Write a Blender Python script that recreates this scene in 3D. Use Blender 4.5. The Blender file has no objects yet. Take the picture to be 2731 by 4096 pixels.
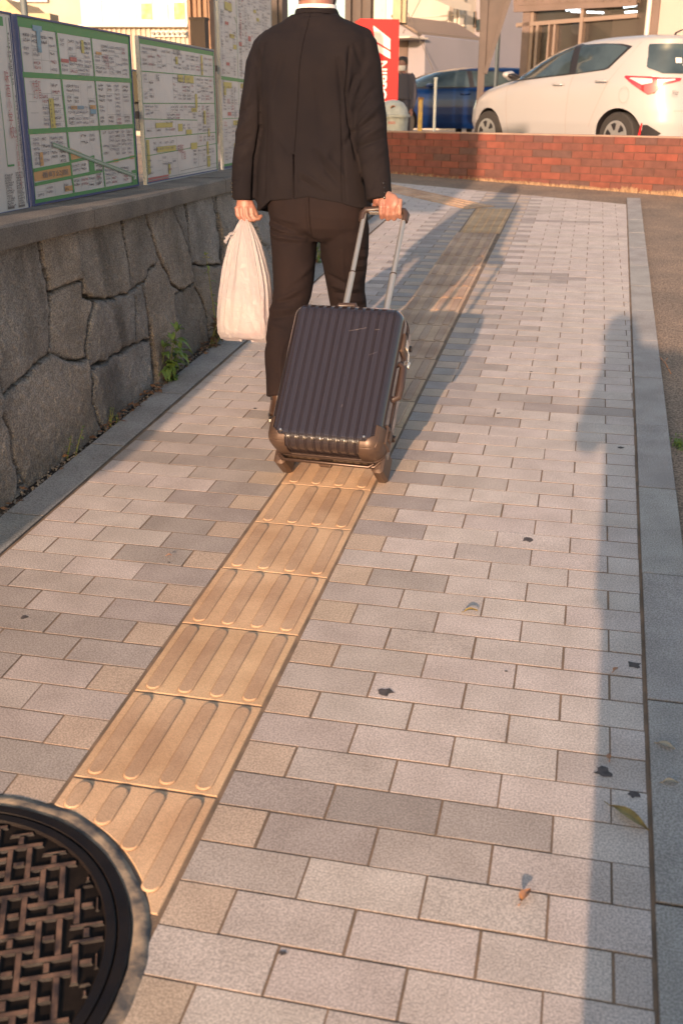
import bpy, math, random
import numpy as np
from mathutils import Vector, Matrix, noise
SC = bpy.context.scene
COL = SC.collection
R = math.radians
# ---------------------------------------------------------------- camera
CAM = Vector((0.58589, -1.55854, 1.22572))
RR = Vector((0.97539, 0.22041, 0.00575)); UU = Vector((-0.08496, 0.35165, 0.93227)); FF = Vector((-0.20346, 0.90981, -0.36172))
cd = bpy.data.cameras.new('camera'); cam = bpy.data.objects.new('camera', cd); COL.objects.link(cam); SC.camera = cam
m = Matrix((( RR.x, UU.x, -FF.x, CAM.x), (RR.y, UU.y, -FF.y, CAM.y), (RR.z, UU.z, -FF.z, CAM.z), (0, 0, 0, 1)))
cam.matrix_world = m
cd.sensor_fit = 'HORIZONTAL'; cd.sensor_width = 24.0; cd.lens = 24.0 * 1.52385
cd.clip_start = 0.05; cd.clip_end = 2000
cd.dof.use_dof = True; cd.dof.focus_distance = 3.55; cd.dof.aperture_fstop = 5.6
# ---------------------------------------------------------------- world, sun, exposure
SUN_EL, SUN_AZ = R(10.4), R(2.4)
w = bpy.data.worlds.new('World'); SC.world = w; w.use_nodes = True
nt = w.node_tree; bg = nt.nodes['Background']
sky = nt.nodes.new('ShaderNodeTexSky'); sky.sky_type = 'NISHITA'; sky.sun_disc = False
sky.sun_elevation = SUN_EL; sky.sun_rotation = math.pi + SUN_AZ; sky.altitude = 0; sky.air_density = 1.0; sky.dust_density = 2.0
warm = nt.nodes.new('ShaderNodeVectorMath'); warm.operation = 'MULTIPLY'; warm.inputs[1].default_value = (1.06, 1.0, .93)
nt.links.new(sky.outputs[0], warm.inputs[0]); nt.links.new(warm.outputs[0], bg.inputs[0]); bg.inputs[1].default_value = 0.15
sl = bpy.data.lights.new('sun', 'SUN'); sl.energy = 3.5; sl.angle = R(0.5); sl.color = (1.0, 0.67, 0.46)
sun = bpy.data.objects.new('sun', sl); COL.objects.link(sun)
LD = Vector((math.sin(SUN_AZ) * math.cos(SUN_EL), math.cos(SUN_AZ) * math.cos(SUN_EL), -math.sin(SUN_EL)))
sun.rotation_euler = LD.to_track_quat('-Z', 'Y').to_euler(); sun.location = (0, -20, 8)
SC.view_settings.view_transform = 'Standard'; SC.view_settings.look = 'None'
SC.view_settings.exposure = 1.17; SC.view_settings.gamma = 1
# ---------------------------------------------------------------- helpers
def at(px, py, dep):
    return CAM + (FF + RR * ((px * 1.7417 - 1365.5) / 4161.6) - UU * ((py * 1.7417 - 2048) / 4161.6)) * dep
def on(px, py, n, q):
    d = FF + RR * ((px * 1.7417 - 1365.5) / 4161.6) - UU * ((py * 1.7417 - 2048) / 4161.6)
    n = Vector(n); return CAM + d * ((Vector(q) - CAM).dot(n) / d.dot(n))
AL = R(3.5)
SROT = Matrix.Rotation(AL, 4, 'X')          # the pavement climbs gently away from the camera
def sw(x, y, z=0): return SROT @ Vector((x, y, z))
TM = {}
def tag(o, label=None, cat=None, group=None, kind=None):
    if label: o['label'] = label
    if cat: o['category'] = cat
    if group: o['group'] = group
    if kind: o['kind'] = kind
    return o
def thing(name, label, cat, M4=None, group=None):
    o = bpy.data.objects.new(name, None); COL.objects.link(o); o.empty_display_size = .1
    if M4 is None: M4 = Matrix.Identity(4)
    elif not isinstance(M4, Matrix): M4 = Matrix.Translation(Vector(M4))
    o.matrix_world = M4; TM[o.name] = M4
    return tag(o, label, cat, group)
def link(o, parent=None):
    COL.objects.link(o)
    if parent is not None:
        o.parent = parent; TM[o.name] = TM[parent.name]
    return o
class MB:
    def __init__(s): s.v = []; s.f = []; s.m = []; s.c = None
    def add(s, vs, fs, mi=0):
        b = len(s.v); s.v += [tuple(v) for v in vs]; s.f += [tuple(b + i for i in f) for f in fs]; s.m += [mi] * len(fs); return b
    def quad(s, a, b, c, d, mi=0): s.add([a, b, c, d], [(0, 1, 2, 3)], mi)
    def box(s, lo, hi, mi=0, M4=None, bev=0):
        x0, y0, z0 = lo; x1, y1, z1 = hi
        if bev <= 0:
            vs = [(x0, y0, z0), (x1, y0, z0), (x1, y1, z0), (x0, y1, z0), (x0, y0, z1), (x1, y0, z1), (x1, y1, z1), (x0, y1, z1)]
            fs = [(0, 3, 2, 1), (4, 5, 6, 7), (0, 1, 5, 4), (1, 2, 6, 5), (2, 3, 7, 6), (3, 0, 4, 7)]
        else:
            b = bev; vs = []; fs = []
            for z, k in ((z0, b), (z0 + b, 0), (z1 - b, 0), (z1, b)):
                vs += [(x0 + k + b, y0 + k, z), (x1 - k - b, y0 + k, z), (x1 - k, y0 + k + b, z), (x1 - k, y1 - k - b, z), (x1 - k - b, y1 - k, z), (x0 + k + b, y1 - k, z), (x0 + k, y1 - k - b, z), (x0 + k, y0 + k + b, z)]
            for r in range(3):
                for i in range(8):
                    j = (i + 1) % 8; fs.append((r * 8 + i, r * 8 + j, r * 8 + 8 + j, r * 8 + 8 + i))
            fs += [tuple(range(7, -1, -1)), tuple(range(24, 32))]
        if M4 is not None: vs = [M4 @ Vector(v) for v in vs]
        s.add(vs, fs, mi)
    def prism(s, poly, a, b, f, mi=0):      # poly of 2D points; f(u,v,t) -> 3D, t from a to b
        n = len(poly); vs = [f(u, v, a) for u, v in poly] + [f(u, v, b) for u, v in poly]
        fs = [tuple(range(n - 1, -1, -1)), tuple(range(n, 2 * n))] + [(i, (i + 1) % n, n + (i + 1) % n, n + i) for i in range(n)]
        s.add(vs, fs, mi)
    def tube(s, pts, rad, n=12, mi=0, caps=True, flat=1.0, ref=None, round_end=False):
        pts = [Vector(p) for p in pts]
        if not hasattr(rad, '__len__'): rad = [rad] * len(pts)
        rad = list(rad)
        if not hasattr(flat, '__len__'): flat = [flat] * len(pts)
        flat = list(flat)
        if round_end:
            d0 = (pts[0] - pts[1]).normalized(); d1 = (pts[-1] - pts[-2]).normalized(); r0, r1 = rad[0], rad[-1]; p0, p1 = pts[0], pts[-1]
            pts = [p0 + d0 * r0 * .85, p0 + d0 * r0 * .5] + pts + [p1 + d1 * r1 * .5, p1 + d1 * r1 * .85]
            rad = [r0 * .45, r0 * .83] + rad + [r1 * .83, r1 * .45]; flat = [flat[0]] * 2 + flat + [flat[-1]] * 2
        vs = []; K = len(pts); up = Vector(ref) if ref is not None else None; prev = None
        for i in range(K):
            t = (pts[min(i + 1, K - 1)] - pts[max(i - 1, 0)]).normalized()
            if up is not None: a = (up - t * up.dot(t)).normalized()
            else:
                if prev is None: a = t.orthogonal().normalized()
                else: a = (prev - t * prev.dot(t)).normalized()
            prev = a; b = t.cross(a)
            for k in range(n):
                th = 2 * math.pi * k / n
                vs.append(pts[i] + a * (math.cos(th) * rad[i] * flat[i]) + b * (math.sin(th) * rad[i]))
        fs = [(i * n + k, i * n + (k + 1) % n, (i + 1) * n + (k + 1) % n, (i + 1) * n + k) for i in range(K - 1) for k in range(n)]
        if caps: fs += [tuple(range(n - 1, -1, -1)), tuple(range((K - 1) * n, K * n))]
        s.add(vs, fs, mi)
    def cyl(s, a, b, r, n=12, mi=0, r2=None): s.tube([a, b], [r, r if r2 is None else r2], n, mi)
    def rings(s, rs, n=32, mi=0, cap=True):  # rings: (cx,cy,z,hx,hy,pow)
        vs = []
        for cx, cy, z, hx, hy, pw in rs:
            for k in range(n):
                th = 2 * math.pi * k / n; c, q = math.cos(th), math.sin(th)
                vs.append((cx + hx * math.copysign(abs(c) ** (2 / pw), c), cy + hy * math.copysign(abs(q) ** (2 / pw), q), z))
        K = len(rs); fs = [(i * n + k, i * n + (k + 1) % n, (i + 1) * n + (k + 1) % n, (i + 1) * n + k) for i in range(K - 1) for k in range(n)]
        if cap: fs += [tuple(range(n - 1, -1, -1)), tuple(range((K - 1) * n, K * n))]
        s.add(vs, fs, mi)
    def build(s, name, mats, parent=None, smooth=False, local=False, cols=None):
        me = bpy.data.meshes.new(name)
        vs = s.v
        if parent is not None and not local:
            inv = TM[parent.name].inverted(); vs = [tuple(inv @ Vector(v)) for v in vs]
        me.from_pydata(vs, [], s.f)
        if not isinstance(mats, (list, tuple)): mats = [mats]
        for q in mats: me.materials.append(q)
        me.polygons.foreach_set('material_index', s.m)
        if smooth: me.polygons.foreach_set('use_smooth', [True] * len(s.f))
        if cols is not None:
            ca = me.color_attributes.new('Col', 'FLOAT_COLOR', 'POINT')
            ca.data.foreach_set('color', np.asarray(cols, dtype=np.float32).ravel())
        me.update()
        o = bpy.data.objects.new(name, me); link(o, parent)
        if parent is None: TM[o.name] = Matrix.Identity(4)
        return o
def smooth_by_angle(o, ang=35):
    me = o.data; me.polygons.foreach_set('use_smooth', [True] * len(me.polygons))
    try: me.set_sharp_from_angle(angle=R(ang))
    except Exception: pass
    return o
def apply_mods(o):
    dg = bpy.context.evaluated_depsgraph_get(); ev = o.evaluated_get(dg)
    me = bpy.data.meshes.new_from_object(ev, depsgraph=dg)
    old = o.data; o.modifiers.clear(); o.data = me; me.name = old.name; bpy.data.meshes.remove(old); return o
def remesh(o, vox, sm=2):
    r = o.modifiers.new('r', 'REMESH'); r.mode = 'VOXEL'; r.voxel_size = vox; r.use_smooth_shade = True
    if sm:
        q = o.modifiers.new('s', 'SMOOTH'); q.iterations = sm; q.factor = .5
    return apply_mods(o)
def getv(o):
    n = len(o.data.vertices); a = np.empty(n * 3, np.float32); o.data.vertices.foreach_get('co', a); return a.reshape(n, 3)
def getn(o):
    n = len(o.data.vertices); a = np.empty(n * 3, np.float32); o.data.vertex_normals.foreach_get('vector', a); return a.reshape(n, 3)
def setv(o, a): o.data.vertices.foreach_set('co', a.astype(np.float32).ravel()); o.data.update()
# ---------------------------------------------------------------- materials
MATS = {}
def mat(name, col, rough=.7, metal=0, col2=None, ns=20, bump=0, bs=100, spec=.5, coat=0, speck=None, sscale=400, attr=False, emit=None, es=0, rvar=0, dist=.01, sheen=0, det=6, ramp=(.35, .65)):
    if name in MATS: return MATS[name]
    M = bpy.data.materials.new(name); M.use_nodes = True; t = M.node_tree; N = t.nodes; L = t.links; b = N['Principled BSDF']
    c = N.new('ShaderNodeTexCoord')
    b.inputs['Roughness'].default_value = rough; b.inputs['Metallic'].default_value = metal
    b.inputs['Specular IOR Level'].default_value = spec; b.inputs['Coat Weight'].default_value = coat; b.inputs['Coat Roughness'].default_value = .08
    if sheen: b.inputs['Sheen Weight'].default_value = sheen; b.inputs['Sheen Roughness'].default_value = .4
    out = None
    base = N.new('ShaderNodeRGB'); base.outputs[0].default_value = (*col, 1); out = base.outputs[0]
    if attr:
        a = N.new('ShaderNodeVertexColor'); a.layer_name = 'Col'; out = a.outputs[0]
    if col2 is not None:
        n1 = N.new('ShaderNodeTexNoise'); n1.inputs['Scale'].default_value = ns; n1.inputs['Detail'].default_value = det; L.new(c.outputs['Object'], n1.inputs['Vector'])
        r = N.new('ShaderNodeMapRange'); r.inputs[1].default_value = ramp[0]; r.inputs[2].default_value = ramp[1]; L.new(n1.outputs[0], r.inputs[0])
        mx = N.new('ShaderNodeMix'); mx.data_type = 'RGBA'; L.new(r.outputs[0], mx.inputs[0])
        if attr:
            mx.blend_type = 'MULTIPLY'; L.new(out, mx.inputs[6]); mx.inputs[7].default_value = (*col2, 1)
        else: L.new(out, mx.inputs[6]); mx.inputs[7].default_value = (*col2, 1)
        out = mx.outputs[2]
    if speck is not None:
        n2 = N.new('ShaderNodeTexNoise'); n2.inputs['Scale'].default_value = sscale; n2.inputs['Detail'].default_value = 2; L.new(c.outputs['Object'], n2.inputs['Vector'])
        r2 = N.new('ShaderNodeMapRange'); r2.inputs[1].default_value = .38; r2.inputs[2].default_value = .62; r2.inputs[3].default_value = 1 - speck; r2.inputs[4].default_value = 1 + speck * .7; L.new(n2.outputs[0], r2.inputs[0])
        vm = N.new('ShaderNodeVectorMath'); vm.operation = 'SCALE'; L.new(out, vm.inputs[0]); L.new(r2.outputs[0], vm.inputs['Scale']); out = vm.outputs[0]
    L.new(out, b.inputs['Base Color'])
    if rvar:
        n3 = N.new('ShaderNodeTexNoise'); n3.inputs['Scale'].default_value = ns * 1.7; n3.inputs['Detail'].default_value = 5; L.new(c.outputs['Object'], n3.inputs['Vector'])
        r3 = N.new('ShaderNodeMapRange'); r3.inputs[1].default_value = .3; r3.inputs[2].default_value = .7; r3.inputs[3].default_value = rough - rvar; r3.inputs[4].default_value = rough + rvar; L.new(n3.outputs[0], r3.inputs[0]); L.new(r3.outputs[0], b.inputs['Roughness'])
    if bump:
        n4 = N.new('ShaderNodeTexNoise'); n4.inputs['Scale'].default_value = bs; n4.inputs['Detail'].default_value = 5; L.new(c.outputs['Object'], n4.inputs['Vector'])
        bp = N.new('ShaderNodeBump'); bp.inputs['Strength'].default_value = bump; bp.inputs['Distance'].default_value = dist; L.new(n4.outputs[0], bp.inputs['Height']); L.new(bp.outputs[0], b.inputs['Normal'])
    if emit is not None:
        b.inputs['Emission Color'].default_value = (*emit, 1); b.inputs['Emission Strength'].default_value = es
    MATS[name] = M; return M
def glassmat(name, tint=(.02, .025, .03), a=.45, rough=.03):
    M = bpy.data.materials.new(name); M.use_nodes = True; t = M.node_tree; N = t.nodes; L = t.links; b = N['Principled BSDF']
    b.inputs['Base Color'].default_value = (*tint, 1); b.inputs['Roughness'].default_value = rough; b.inputs['Alpha'].default_value = a; return M
m_paver = mat('granite_paver', (.4, .38, .35), .75, attr=True, col2=(.84, .83, .82), ns=9, speck=.30, sscale=270, bump=.22, bs=260, dist=.0015)
m_grout = mat('grout_sand', (.27, .18, .12), .95, col2=(.15, .11, .08), ns=14, bump=.5, bs=300, dist=.004)
m_tact = mat('tactile_tile', (.66, .40, .19), .72, attr=True, col2=(.74, .68, .64), ns=5, speck=.18, sscale=500, bump=.25, bs=500, dist=.0015)
m_kerb = mat('kerb_granite', (.36, .34, .32), .8, attr=True, col2=(.78, .77, .76), ns=7, speck=.3, sscale=260, bump=.4, bs=250, dist=.003)
m_asph = mat('asphalt', (.30, .215, .155), .95, col2=(.22, .165, .125), ns=3, speck=.45, sscale=120, bump=.4, bs=130, dist=.004)
m_lot = mat('lot_ground', (.30, .25, .21), .9, col2=(.22, .19, .165), ns=1.2, speck=.2, sscale=60)
m_stone = mat('wall_stone', (.15, .13, .115), .9, attr=True, col2=(.72, .70, .68), ns=5, speck=.38, sscale=190, bump=.9, bs=90, dist=.012)
m_coping = mat('coping_stone', (.21, .18, .155), .85, col2=(.13, .115, .105), ns=6, speck=.3, sscale=220, bump=.5, bs=120, dist=.006)
m_iron = mat('cast_iron', (.010, .008, .009), .55, .0, spec=.2, col2=(.016, .012, .011), ns=18, bump=.3, bs=160, dist=.002, rvar=.12)
m_rust = mat('worn_iron', (.24, .135, .085), .5, .1, col2=(.045, .028, .023), ns=30, bump=.3, bs=200, dist=.002)
m_well = mat('lid_recess', (.022, .016, .013), .9, spec=.1, col2=(.012, .009, .008), ns=30)
m_mortar = mat('mortar_collar', (.40, .30, .21), .9, col2=(.09, .085, .085), ns=22, bump=.4, bs=110, dist=.004)
m_dirt = mat('dirt', (.11, .085, .068), 1, col2=(.055, .045, .04), ns=30, bump=1, bs=120, dist=.01)
# ---------------------------------------------------------------- ground, road, car park
def brick_line_y(x): return 9.906 + (x + 1.45) * (8.627 - 9.906) / (1.433 + 1.45)
b = MB()   # lot: everything beyond the brick wall and behind the stone wall
LZ = .60
b.add([(-300, -300, LZ), (-1.62, -300, LZ), (-1.75, 7.25, LZ), (-9, 10.6, LZ), (-9, brick_line_y(-9) + .1, LZ), (-1.45, brick_line_y(-1.45) + .1, LZ), (14, brick_line_y(14) + .1, LZ), (300, -200, LZ), (300, 500, LZ), (-300, 500, LZ)], [(0, 1, 2, 3), (0, 3, 4, 9), (4, 5, 6, 9), (6, 7, 8, 9)])
tag(b.build('ground', m_lot), kind='structure')
b = MB()
b.add([sw(-1.7, -300, -.02), sw(60, -300, -.02), sw(22, brick_line_y(22) + .05, -.02), sw(-9, brick_line_y(-9) + .05, -.02), sw(-9, 7, -.02), sw(-1.7, 7, -.02)], [(0, 1, 2, 5), (2, 3, 4, 5)])
tag(b.build('road', m_asph), kind='structure')
# ---------------------------------------------------------------- pavement (in its own sloping frame)
def clip(poly, a, bb, c):     # keep a*x+b*y<=c
    out = []; n = len(poly)
    for i in range(n):
        p, q = poly[i], poly[(i + 1) % n]; dp = a * p[0] + bb * p[1] - c; dq = a * q[0] + bb * q[1] - c
        if dp <= 0: out.append(p)
        if (dp < 0 < dq) or (dq < 0 < dp):
            t = dp / (dp - dq); out.append((p[0] + (q[0] - p[0]) * t, p[1] + (q[1] - p[1]) * t))
    return out
def area(p): return abs(sum(p[i][0] * p[(i + 1) % len(p)][1] - p[(i + 1) % len(p)][0] * p[i][1] for i in range(len(p)))) / 2
MHX, MHY, MHR = -.375, -.48, .400
def outside_circle(poly, cx, cy, r):
    # cut corners near the manhole: push inside vertices out to the circle after subdividing edges
    if min(math.hypot(x - cx, y - cy) for x, y in poly) > r + .2: return poly
    dense = []
    for i in range(len(poly)):
        p, q = poly[i], poly[(i + 1) % len(poly)]
        k = max(1, int(math.hypot(q[0] - p[0], q[1] - p[1]) / .012))
        for j in range(k): dense.append((p[0] + (q[0] - p[0]) * j / k, p[1] + (q[1] - p[1]) * j / k))
    if all(math.hypot(x - cx, y - cy) < r for x, y in dense): return []
    gx = sum(x for x, y in poly) / len(poly); gy = sum(y for x, y in poly) / len(poly)
    out = [p for p in dense if math.hypot(p[0] - cx, p[1] - cy) >= r]
    # add arc points inside the polygon, ordered by angle about the centroid of what is left
    ox = sum(x for x, y in out) / len(out); oy = sum(y for x, y in out) / len(out)
    arc = []
    for k in range(240):
        a = 2 * math.pi * k / 240; x, y = cx + r * math.cos(a), cy + r * math.sin(a)
        ins = True; n = len(poly); sgn = 0
        for i in range(n):
            p, q = poly[i], poly[(i + 1) % n]; cr = (q[0] - p[0]) * (y - p[1]) - (q[1] - p[1]) * (x - p[0])
            if sgn == 0: sgn = cr
            elif cr * sgn < 0: ins = False
        if ins: arc.append((x, y))
    if not arc: return out
    # splice the arc where the gap in the kept boundary is widest
    n = len(out); gi = max(range(n), key=lambda i: math.hypot(out[(i + 1) % n][0] - out[i][0], out[(i + 1) % n][1] - out[i][1]))
    out = out[gi + 1:] + out[:gi + 1]
    # order arc points by nearest chaining
    cur = out[-1]; rest = arc[:]; chain = []
    while rest:
        j = min(range(len(rest)), key=lambda i: (rest[i][0] - cur[0]) ** 2 + (rest[i][1] - cur[1]) ** 2); cur = rest.pop(j); chain.append(cur)
    return out + chain
rnd = random.Random(7)
pv = MB(); pcol = []
def paver(poly, col, z=0.0, gap=.0018, bev=.0007, mb=None, cl=None, depth=.012):
    mb = mb or pv; cl = pcol if cl is None else cl
    if len(poly) < 3 or area(poly) < .0004: return
    # inset of a convex-ish polygon by moving edges
    def inset(P, d):
        n = len(P); A = sum(P[i][0] * P[(i + 1) % n][1] - P[(i + 1) % n][0] * P[i][1] for i in range(n)); s = 1 if A > 0 else -1; out = []
        for i in range(n):
            p0, p1, p2 = P[i - 1], P[i], P[(i + 1) % n]
            e1 = (p1[0] - p0[0], p1[1] - p0[1]); e2 = (p2[0] - p1[0], p2[1] - p1[1]); l1 = math.hypot(*e1) or 1e-9; l2 = math.hypot(*e2) or 1e-9
            n1 = (-e1[1] / l1 * s, e1[0] / l1 * s); n2 = (-e2[1] / l2 * s, e2[0] / l2 * s); k = 1 + n1[0] * n2[0] + n1[1] * n2[1]
            k = max(k, .5); out.append((p1[0] + (n1[0] + n2[0]) / k * d, p1[1] + (n1[1] + n2[1]) / k * d))
        return out
    g = gap + rnd.uniform(-.0008, .001)
    tx, ty = max(-.003, min(.003, rnd.gauss(0, .0016))), max(-.003, min(.003, rnd.gauss(0, .0016))); cx = sum(p[0] for p in poly) / len(poly); cy = sum(p[1] for p in poly) / len(poly); dz = z + max(-.0002, rnd.gauss(.0001, .0003))
    zz = lambda x, y, h: dz + h + (x - cx) * tx + (y - cy) * ty
    o = inset(poly, g); i2 = inset(poly, g + bev); n = len(poly)
    vs = [(x, y, -depth) for x, y in o] + [(x, y, zz(x, y, -bev * .8)) for x, y in o] + [(x, y, zz(x, y, 0)) for x, y in i2]
    fs = [(r * n + k, r * n + (k + 1) % n, r * n + n + (k + 1) % n, r * n + n + k) for r in (0, 1) for k in range(n)] + [tuple(range(2 * n, 3 * n))]
    A = sum(poly[i][0] * poly[(i + 1) % n][1] - poly[(i + 1) % n][0] * poly[i][1] for i in range(n))
    if A < 0: fs = [f[::-1] for f in fs]
    mb.add(vs, fs); q = rnd.uniform(.95, 1.045); g2 = rnd.uniform(.985, 1.015); cl += [(col[0] * q * .42, col[1] * q * .38, col[2] * q * .36, 1)] * (2 * n) + [(col[0] * q, col[1] * q * g2, col[2] * q, 1)] * n  # side and bevel rings coloured darker to mute their sunlit edges
LIGHT = (.595, .52, .477); DARK = (.415, .36, .33); MID = (.51, .44, .40); BEIGE = (.56, .44, .345)
def kerb_x(y): return .79 + .0165 * (y + .34)
FAR = lambda x: 9.05 - .50 * (x + 1.32)      # far edge of the blocks
dark_rows_r = [(-.12, .10, .0, .62), (2.42, 2.62, .12, .74), (4.72, 4.95, .0, .60), (6.9, 7.0, .1, .8)]
Y0 = -2.015; PB = .1035
nrow = int((9.6 - Y0) / .1)
for k in range(nrow):
    y0 = Y0 + k * .1 + .0; y1 = y0 + .1; par = k % 2; yc = (y0 + y1) / 2
    # right of the guiding strip
    xs = [0.004]
    if par: xs += [.004 + PB + 2 * PB * i for i in range(6)]
    else: xs += [.004 + 2 * PB * i for i in range(1, 6)]
    for i in range(len(xs) - 1):
        P = [(xs[i], y0), (xs[i + 1], y0), (xs[i + 1], y1), (xs[i], y1)]
        P = clip(P, 1, -.0165, .79 + .0165 * .34 - .002)
        if len(P) >= 3: P = clip(P, .50, 1, 9.05 - .5 * 1.32)
        xm = (xs[i] + xs[i + 1]) / 2; c = LIGHT
        if i == 0: c = BEIGE if par else (MID if rnd.random() < .45 else LIGHT)
        elif i == 1 and rnd.random() < .35: c = MID
        if yc > 1.15 and i == 0 and not par: c = DARK
        for (a, bb, xa, xb) in dark_rows_r:
            if a < yc < bb and xa < xm < xb and not (i == 0 and par): c = DARK if rnd.random() < .8 else MID
        if rnd.random() < .05: c = tuple(v * .9 for v in c)
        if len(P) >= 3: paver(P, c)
    # left of the strip
    xl = [-.304]
    if par: xl += [-.304 - PB - 2 * PB * i for i in range(0, 10)]
    else: xl += [-.304 - 2 * PB * i for i in range(1, 11)]
    if yc > 7.5: xl = [0] + xl
    for i in range(len(xl) - 1):
        P = [(xl[i + 1], y0), (xl[i], y0), (xl[i], y1), (xl[i + 1], y1)]
        if yc < 7.2: P = clip(P, -1, 0, .925)
        if len(P) >= 3: P = clip(P, .50, 1, 9.05 - .5 * 1.32)
        if len(P) < 3: continue
        xm = (xl[i] + xl[i + 1]) / 2; c = LIGHT
        if i == 0: c = BEIGE if par else DARK
        elif i == 1 and par: c = DARK if rnd.random() < .7 else MID
        if yc < .75: c = c if i == 0 and par else (DARK if rnd.random() < .55 else MID)
        if -.05 < yc < .12 and not (i == 0): c = LIGHT
        if 1.62 < yc < 1.85 and not (i == 0 and par): c = DARK if rnd.random() < .6 else MID
        if 3.9 < yc < 4.2 and i > 0: c = MID
        P = outside_circle(P, MHX, MHY, MHR)
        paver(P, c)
# stains baked on the stone, part of the surface
sb = MB()
def blot(x, y, r, z=.0012, s=0, k=11):
    q = random.Random(int(s * 997 + x * 1000)); P = []
    for i in range(k):
        a = 2 * math.pi * i / k; rr = r * q.uniform(.55, 1.25); P.append((x + rr * math.cos(a) * 1.15, y + rr * math.sin(a), z))
    pv.add([(x, y, z)] + P, [(0, 1 + i, 1 + (i + 1) % k) for i in range(k)], 2); pcol.extend([(.06, .05, .055, 1)] * (k + 1))
for i, (x, y, r) in enumerate([(.246, .412, .016), (.784, .637, .015), (.505, 1.244, .014), (.715, .23, .017), (.77, .177, .012), (-.696, .544, .010), (.33, 2.33, .008), (.42, 2.9, .007), (.78, 2.05, .010), (-.45, .9, .005), (.5, .55, .004), (-.6, 2.2, .008), (.62, -.6, .007), (.22, -.33, .006)]): blot(x, y, r, s=i)
# grout bed
HS = .43
for (x0, y0, x1, y1) in [(-.937, -2.1, 1.0, MHY - HS), (-.937, MHY + HS, 1.0, 7.25), (-.937, MHY - HS, MHX - HS, MHY + HS), (MHX + HS, MHY - HS, 1.0, MHY + HS), (-2.6, 7.25, 1.0, 9.9)]:
    P = clip([(x0, y0), (x1, y0), (x1, y1), (x0, y1)], 1, -.0165, .797 + .0165 * .34); P = clip(P, .50, 1, 9.05 - .5 * 1.32)
    pv.add([(x, y, -.0009) for x, y in P], [tuple(range(len(P)))], 1); pcol.extend([(1, 1, 1, 1)] * len(P))
vs = []
for k in range(96):
    c_, s_ = math.cos(2 * math.pi * k / 96), math.sin(2 * math.pi * k / 96); h_ = HS / max(abs(c_), abs(s_)); vs += [(MHX + .388 * c_, MHY + .388 * s_, -.0009), (MHX + h_ * c_, MHY + h_ * s_, -.0009)]
pv.add(vs, [(2 * k, 2 * k + 1, (2 * k + 3) % 192, (2 * k + 2) % 192) for k in range(96)], 1); pcol.extend([(1, 1, 1, 1)] * 192)
m_gum = mat('gum_spot', (.11, .09, .09), .8, col2=(.05, .045, .045), ns=60)
o = pv.build('sidewalk', [m_paver, m_grout, m_gum], cols=pcol); o.matrix_world = SROT; tag(o, kind='structure')
# ---- guiding strip
tv = MB(); tcol = []
def capsule(cx, y0, y1, r, h, col, ang=0, ox=0, oy=0):
    outl = []
    for lev, (rr, zz) in enumerate([(r + .0012, .0022), (r - .0004, h * .72), (r - .0030, h)]):
        ring = []
        for k in range(20):
            th = math.pi * k / 9 if k < 10 else math.pi * (k - 1) / 9
            x = cx + rr * math.cos(th); y = (y1 - r if k < 10 else y0 + r) + rr * math.sin(th); ring.append((x, y, zz))
        outl += ring
    if ang:
        c, s = math.cos(ang), math.sin(ang); outl = [(ox + x * c - y * s, oy + x * s + y * c, z) for x, y, z in outl]
    fs = [(a * 20 + k, a * 20 + (k + 1) % 20, a * 20 + 20 + (k + 1) % 20, a * 20 + 20 + k) for a in (0, 1) for k in range(20)] + [tuple(range(40, 60))]
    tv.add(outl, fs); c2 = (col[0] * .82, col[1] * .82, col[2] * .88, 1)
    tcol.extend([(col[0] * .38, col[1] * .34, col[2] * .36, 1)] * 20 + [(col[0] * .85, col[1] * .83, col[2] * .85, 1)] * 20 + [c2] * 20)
TC = (.735, .50, .305); TG = (.70, .475, .31)
def bar_tile(y0, col, jit=0):
    P = [(-.3 + jit, y0), (0 + jit, y0), (jit, y0 + .3), (-.3 + jit, y0 + .3)]
    P2 = outside_circle(P, MHX, MHY, MHR)
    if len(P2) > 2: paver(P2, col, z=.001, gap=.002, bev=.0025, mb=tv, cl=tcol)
    if P2 is not P and y0 < -.6: return
    for i in range(4):
        xc = -.3 + jit + .0375 + .075 * i
        ya, yb = y0 + .012, y0 + .288
        if y0 < 0:
            dx = xc - MHX
            if abs(dx) < MHR + .018:
                lim = MHY + math.sqrt(max(0, (MHR + .004) ** 2 - max(0, abs(dx) - .0) ** 2)) if abs(dx) < MHR else MHY
                ya = max(ya, lim + .002)
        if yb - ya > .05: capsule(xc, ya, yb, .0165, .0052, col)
for k in range(-2, 21):
    y0 = k * .3
    col = TC if k < 6 else (TC[0] * .6 + TG[0] * .4, TC[1] * .6 + TG[1] * .4, TC[2] * .6 + TG[2] * .4)
    if k >= 8: q_ = rnd.uniform(.88, 1.0); col = tuple(v * q_ for v in TG)
    q = rnd.uniform(.96, 1.04); col = tuple(v * q for v in col)
    bar_tile(y0, col, jit=rnd.uniform(-.001, .001) + (-.0045 * max(0, k - 6)) * .3)
def dome(cx, cy, r, h, col):
    vs = []; 
    for lev, (rr, zz) in enumerate([(r, .0005), (r * .8, h * .8), (r * .5, h)]):
        vs += [(cx + rr * math.cos(k * math.pi / 5), cy + rr * math.sin(k * math.pi / 5), zz) for k in range(10)]
    tv.add(vs, [(a * 10 + k, a * 10 + (k + 1) % 10, a * 10 + 10 + (k + 1) % 10, a * 10 + 10 + k) for a in (0, 1) for k in range(10)] + [tuple(range(20, 30))]); tcol.extend([(*col, 1)] * 30)
YL = (.64, .43, .245)
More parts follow.
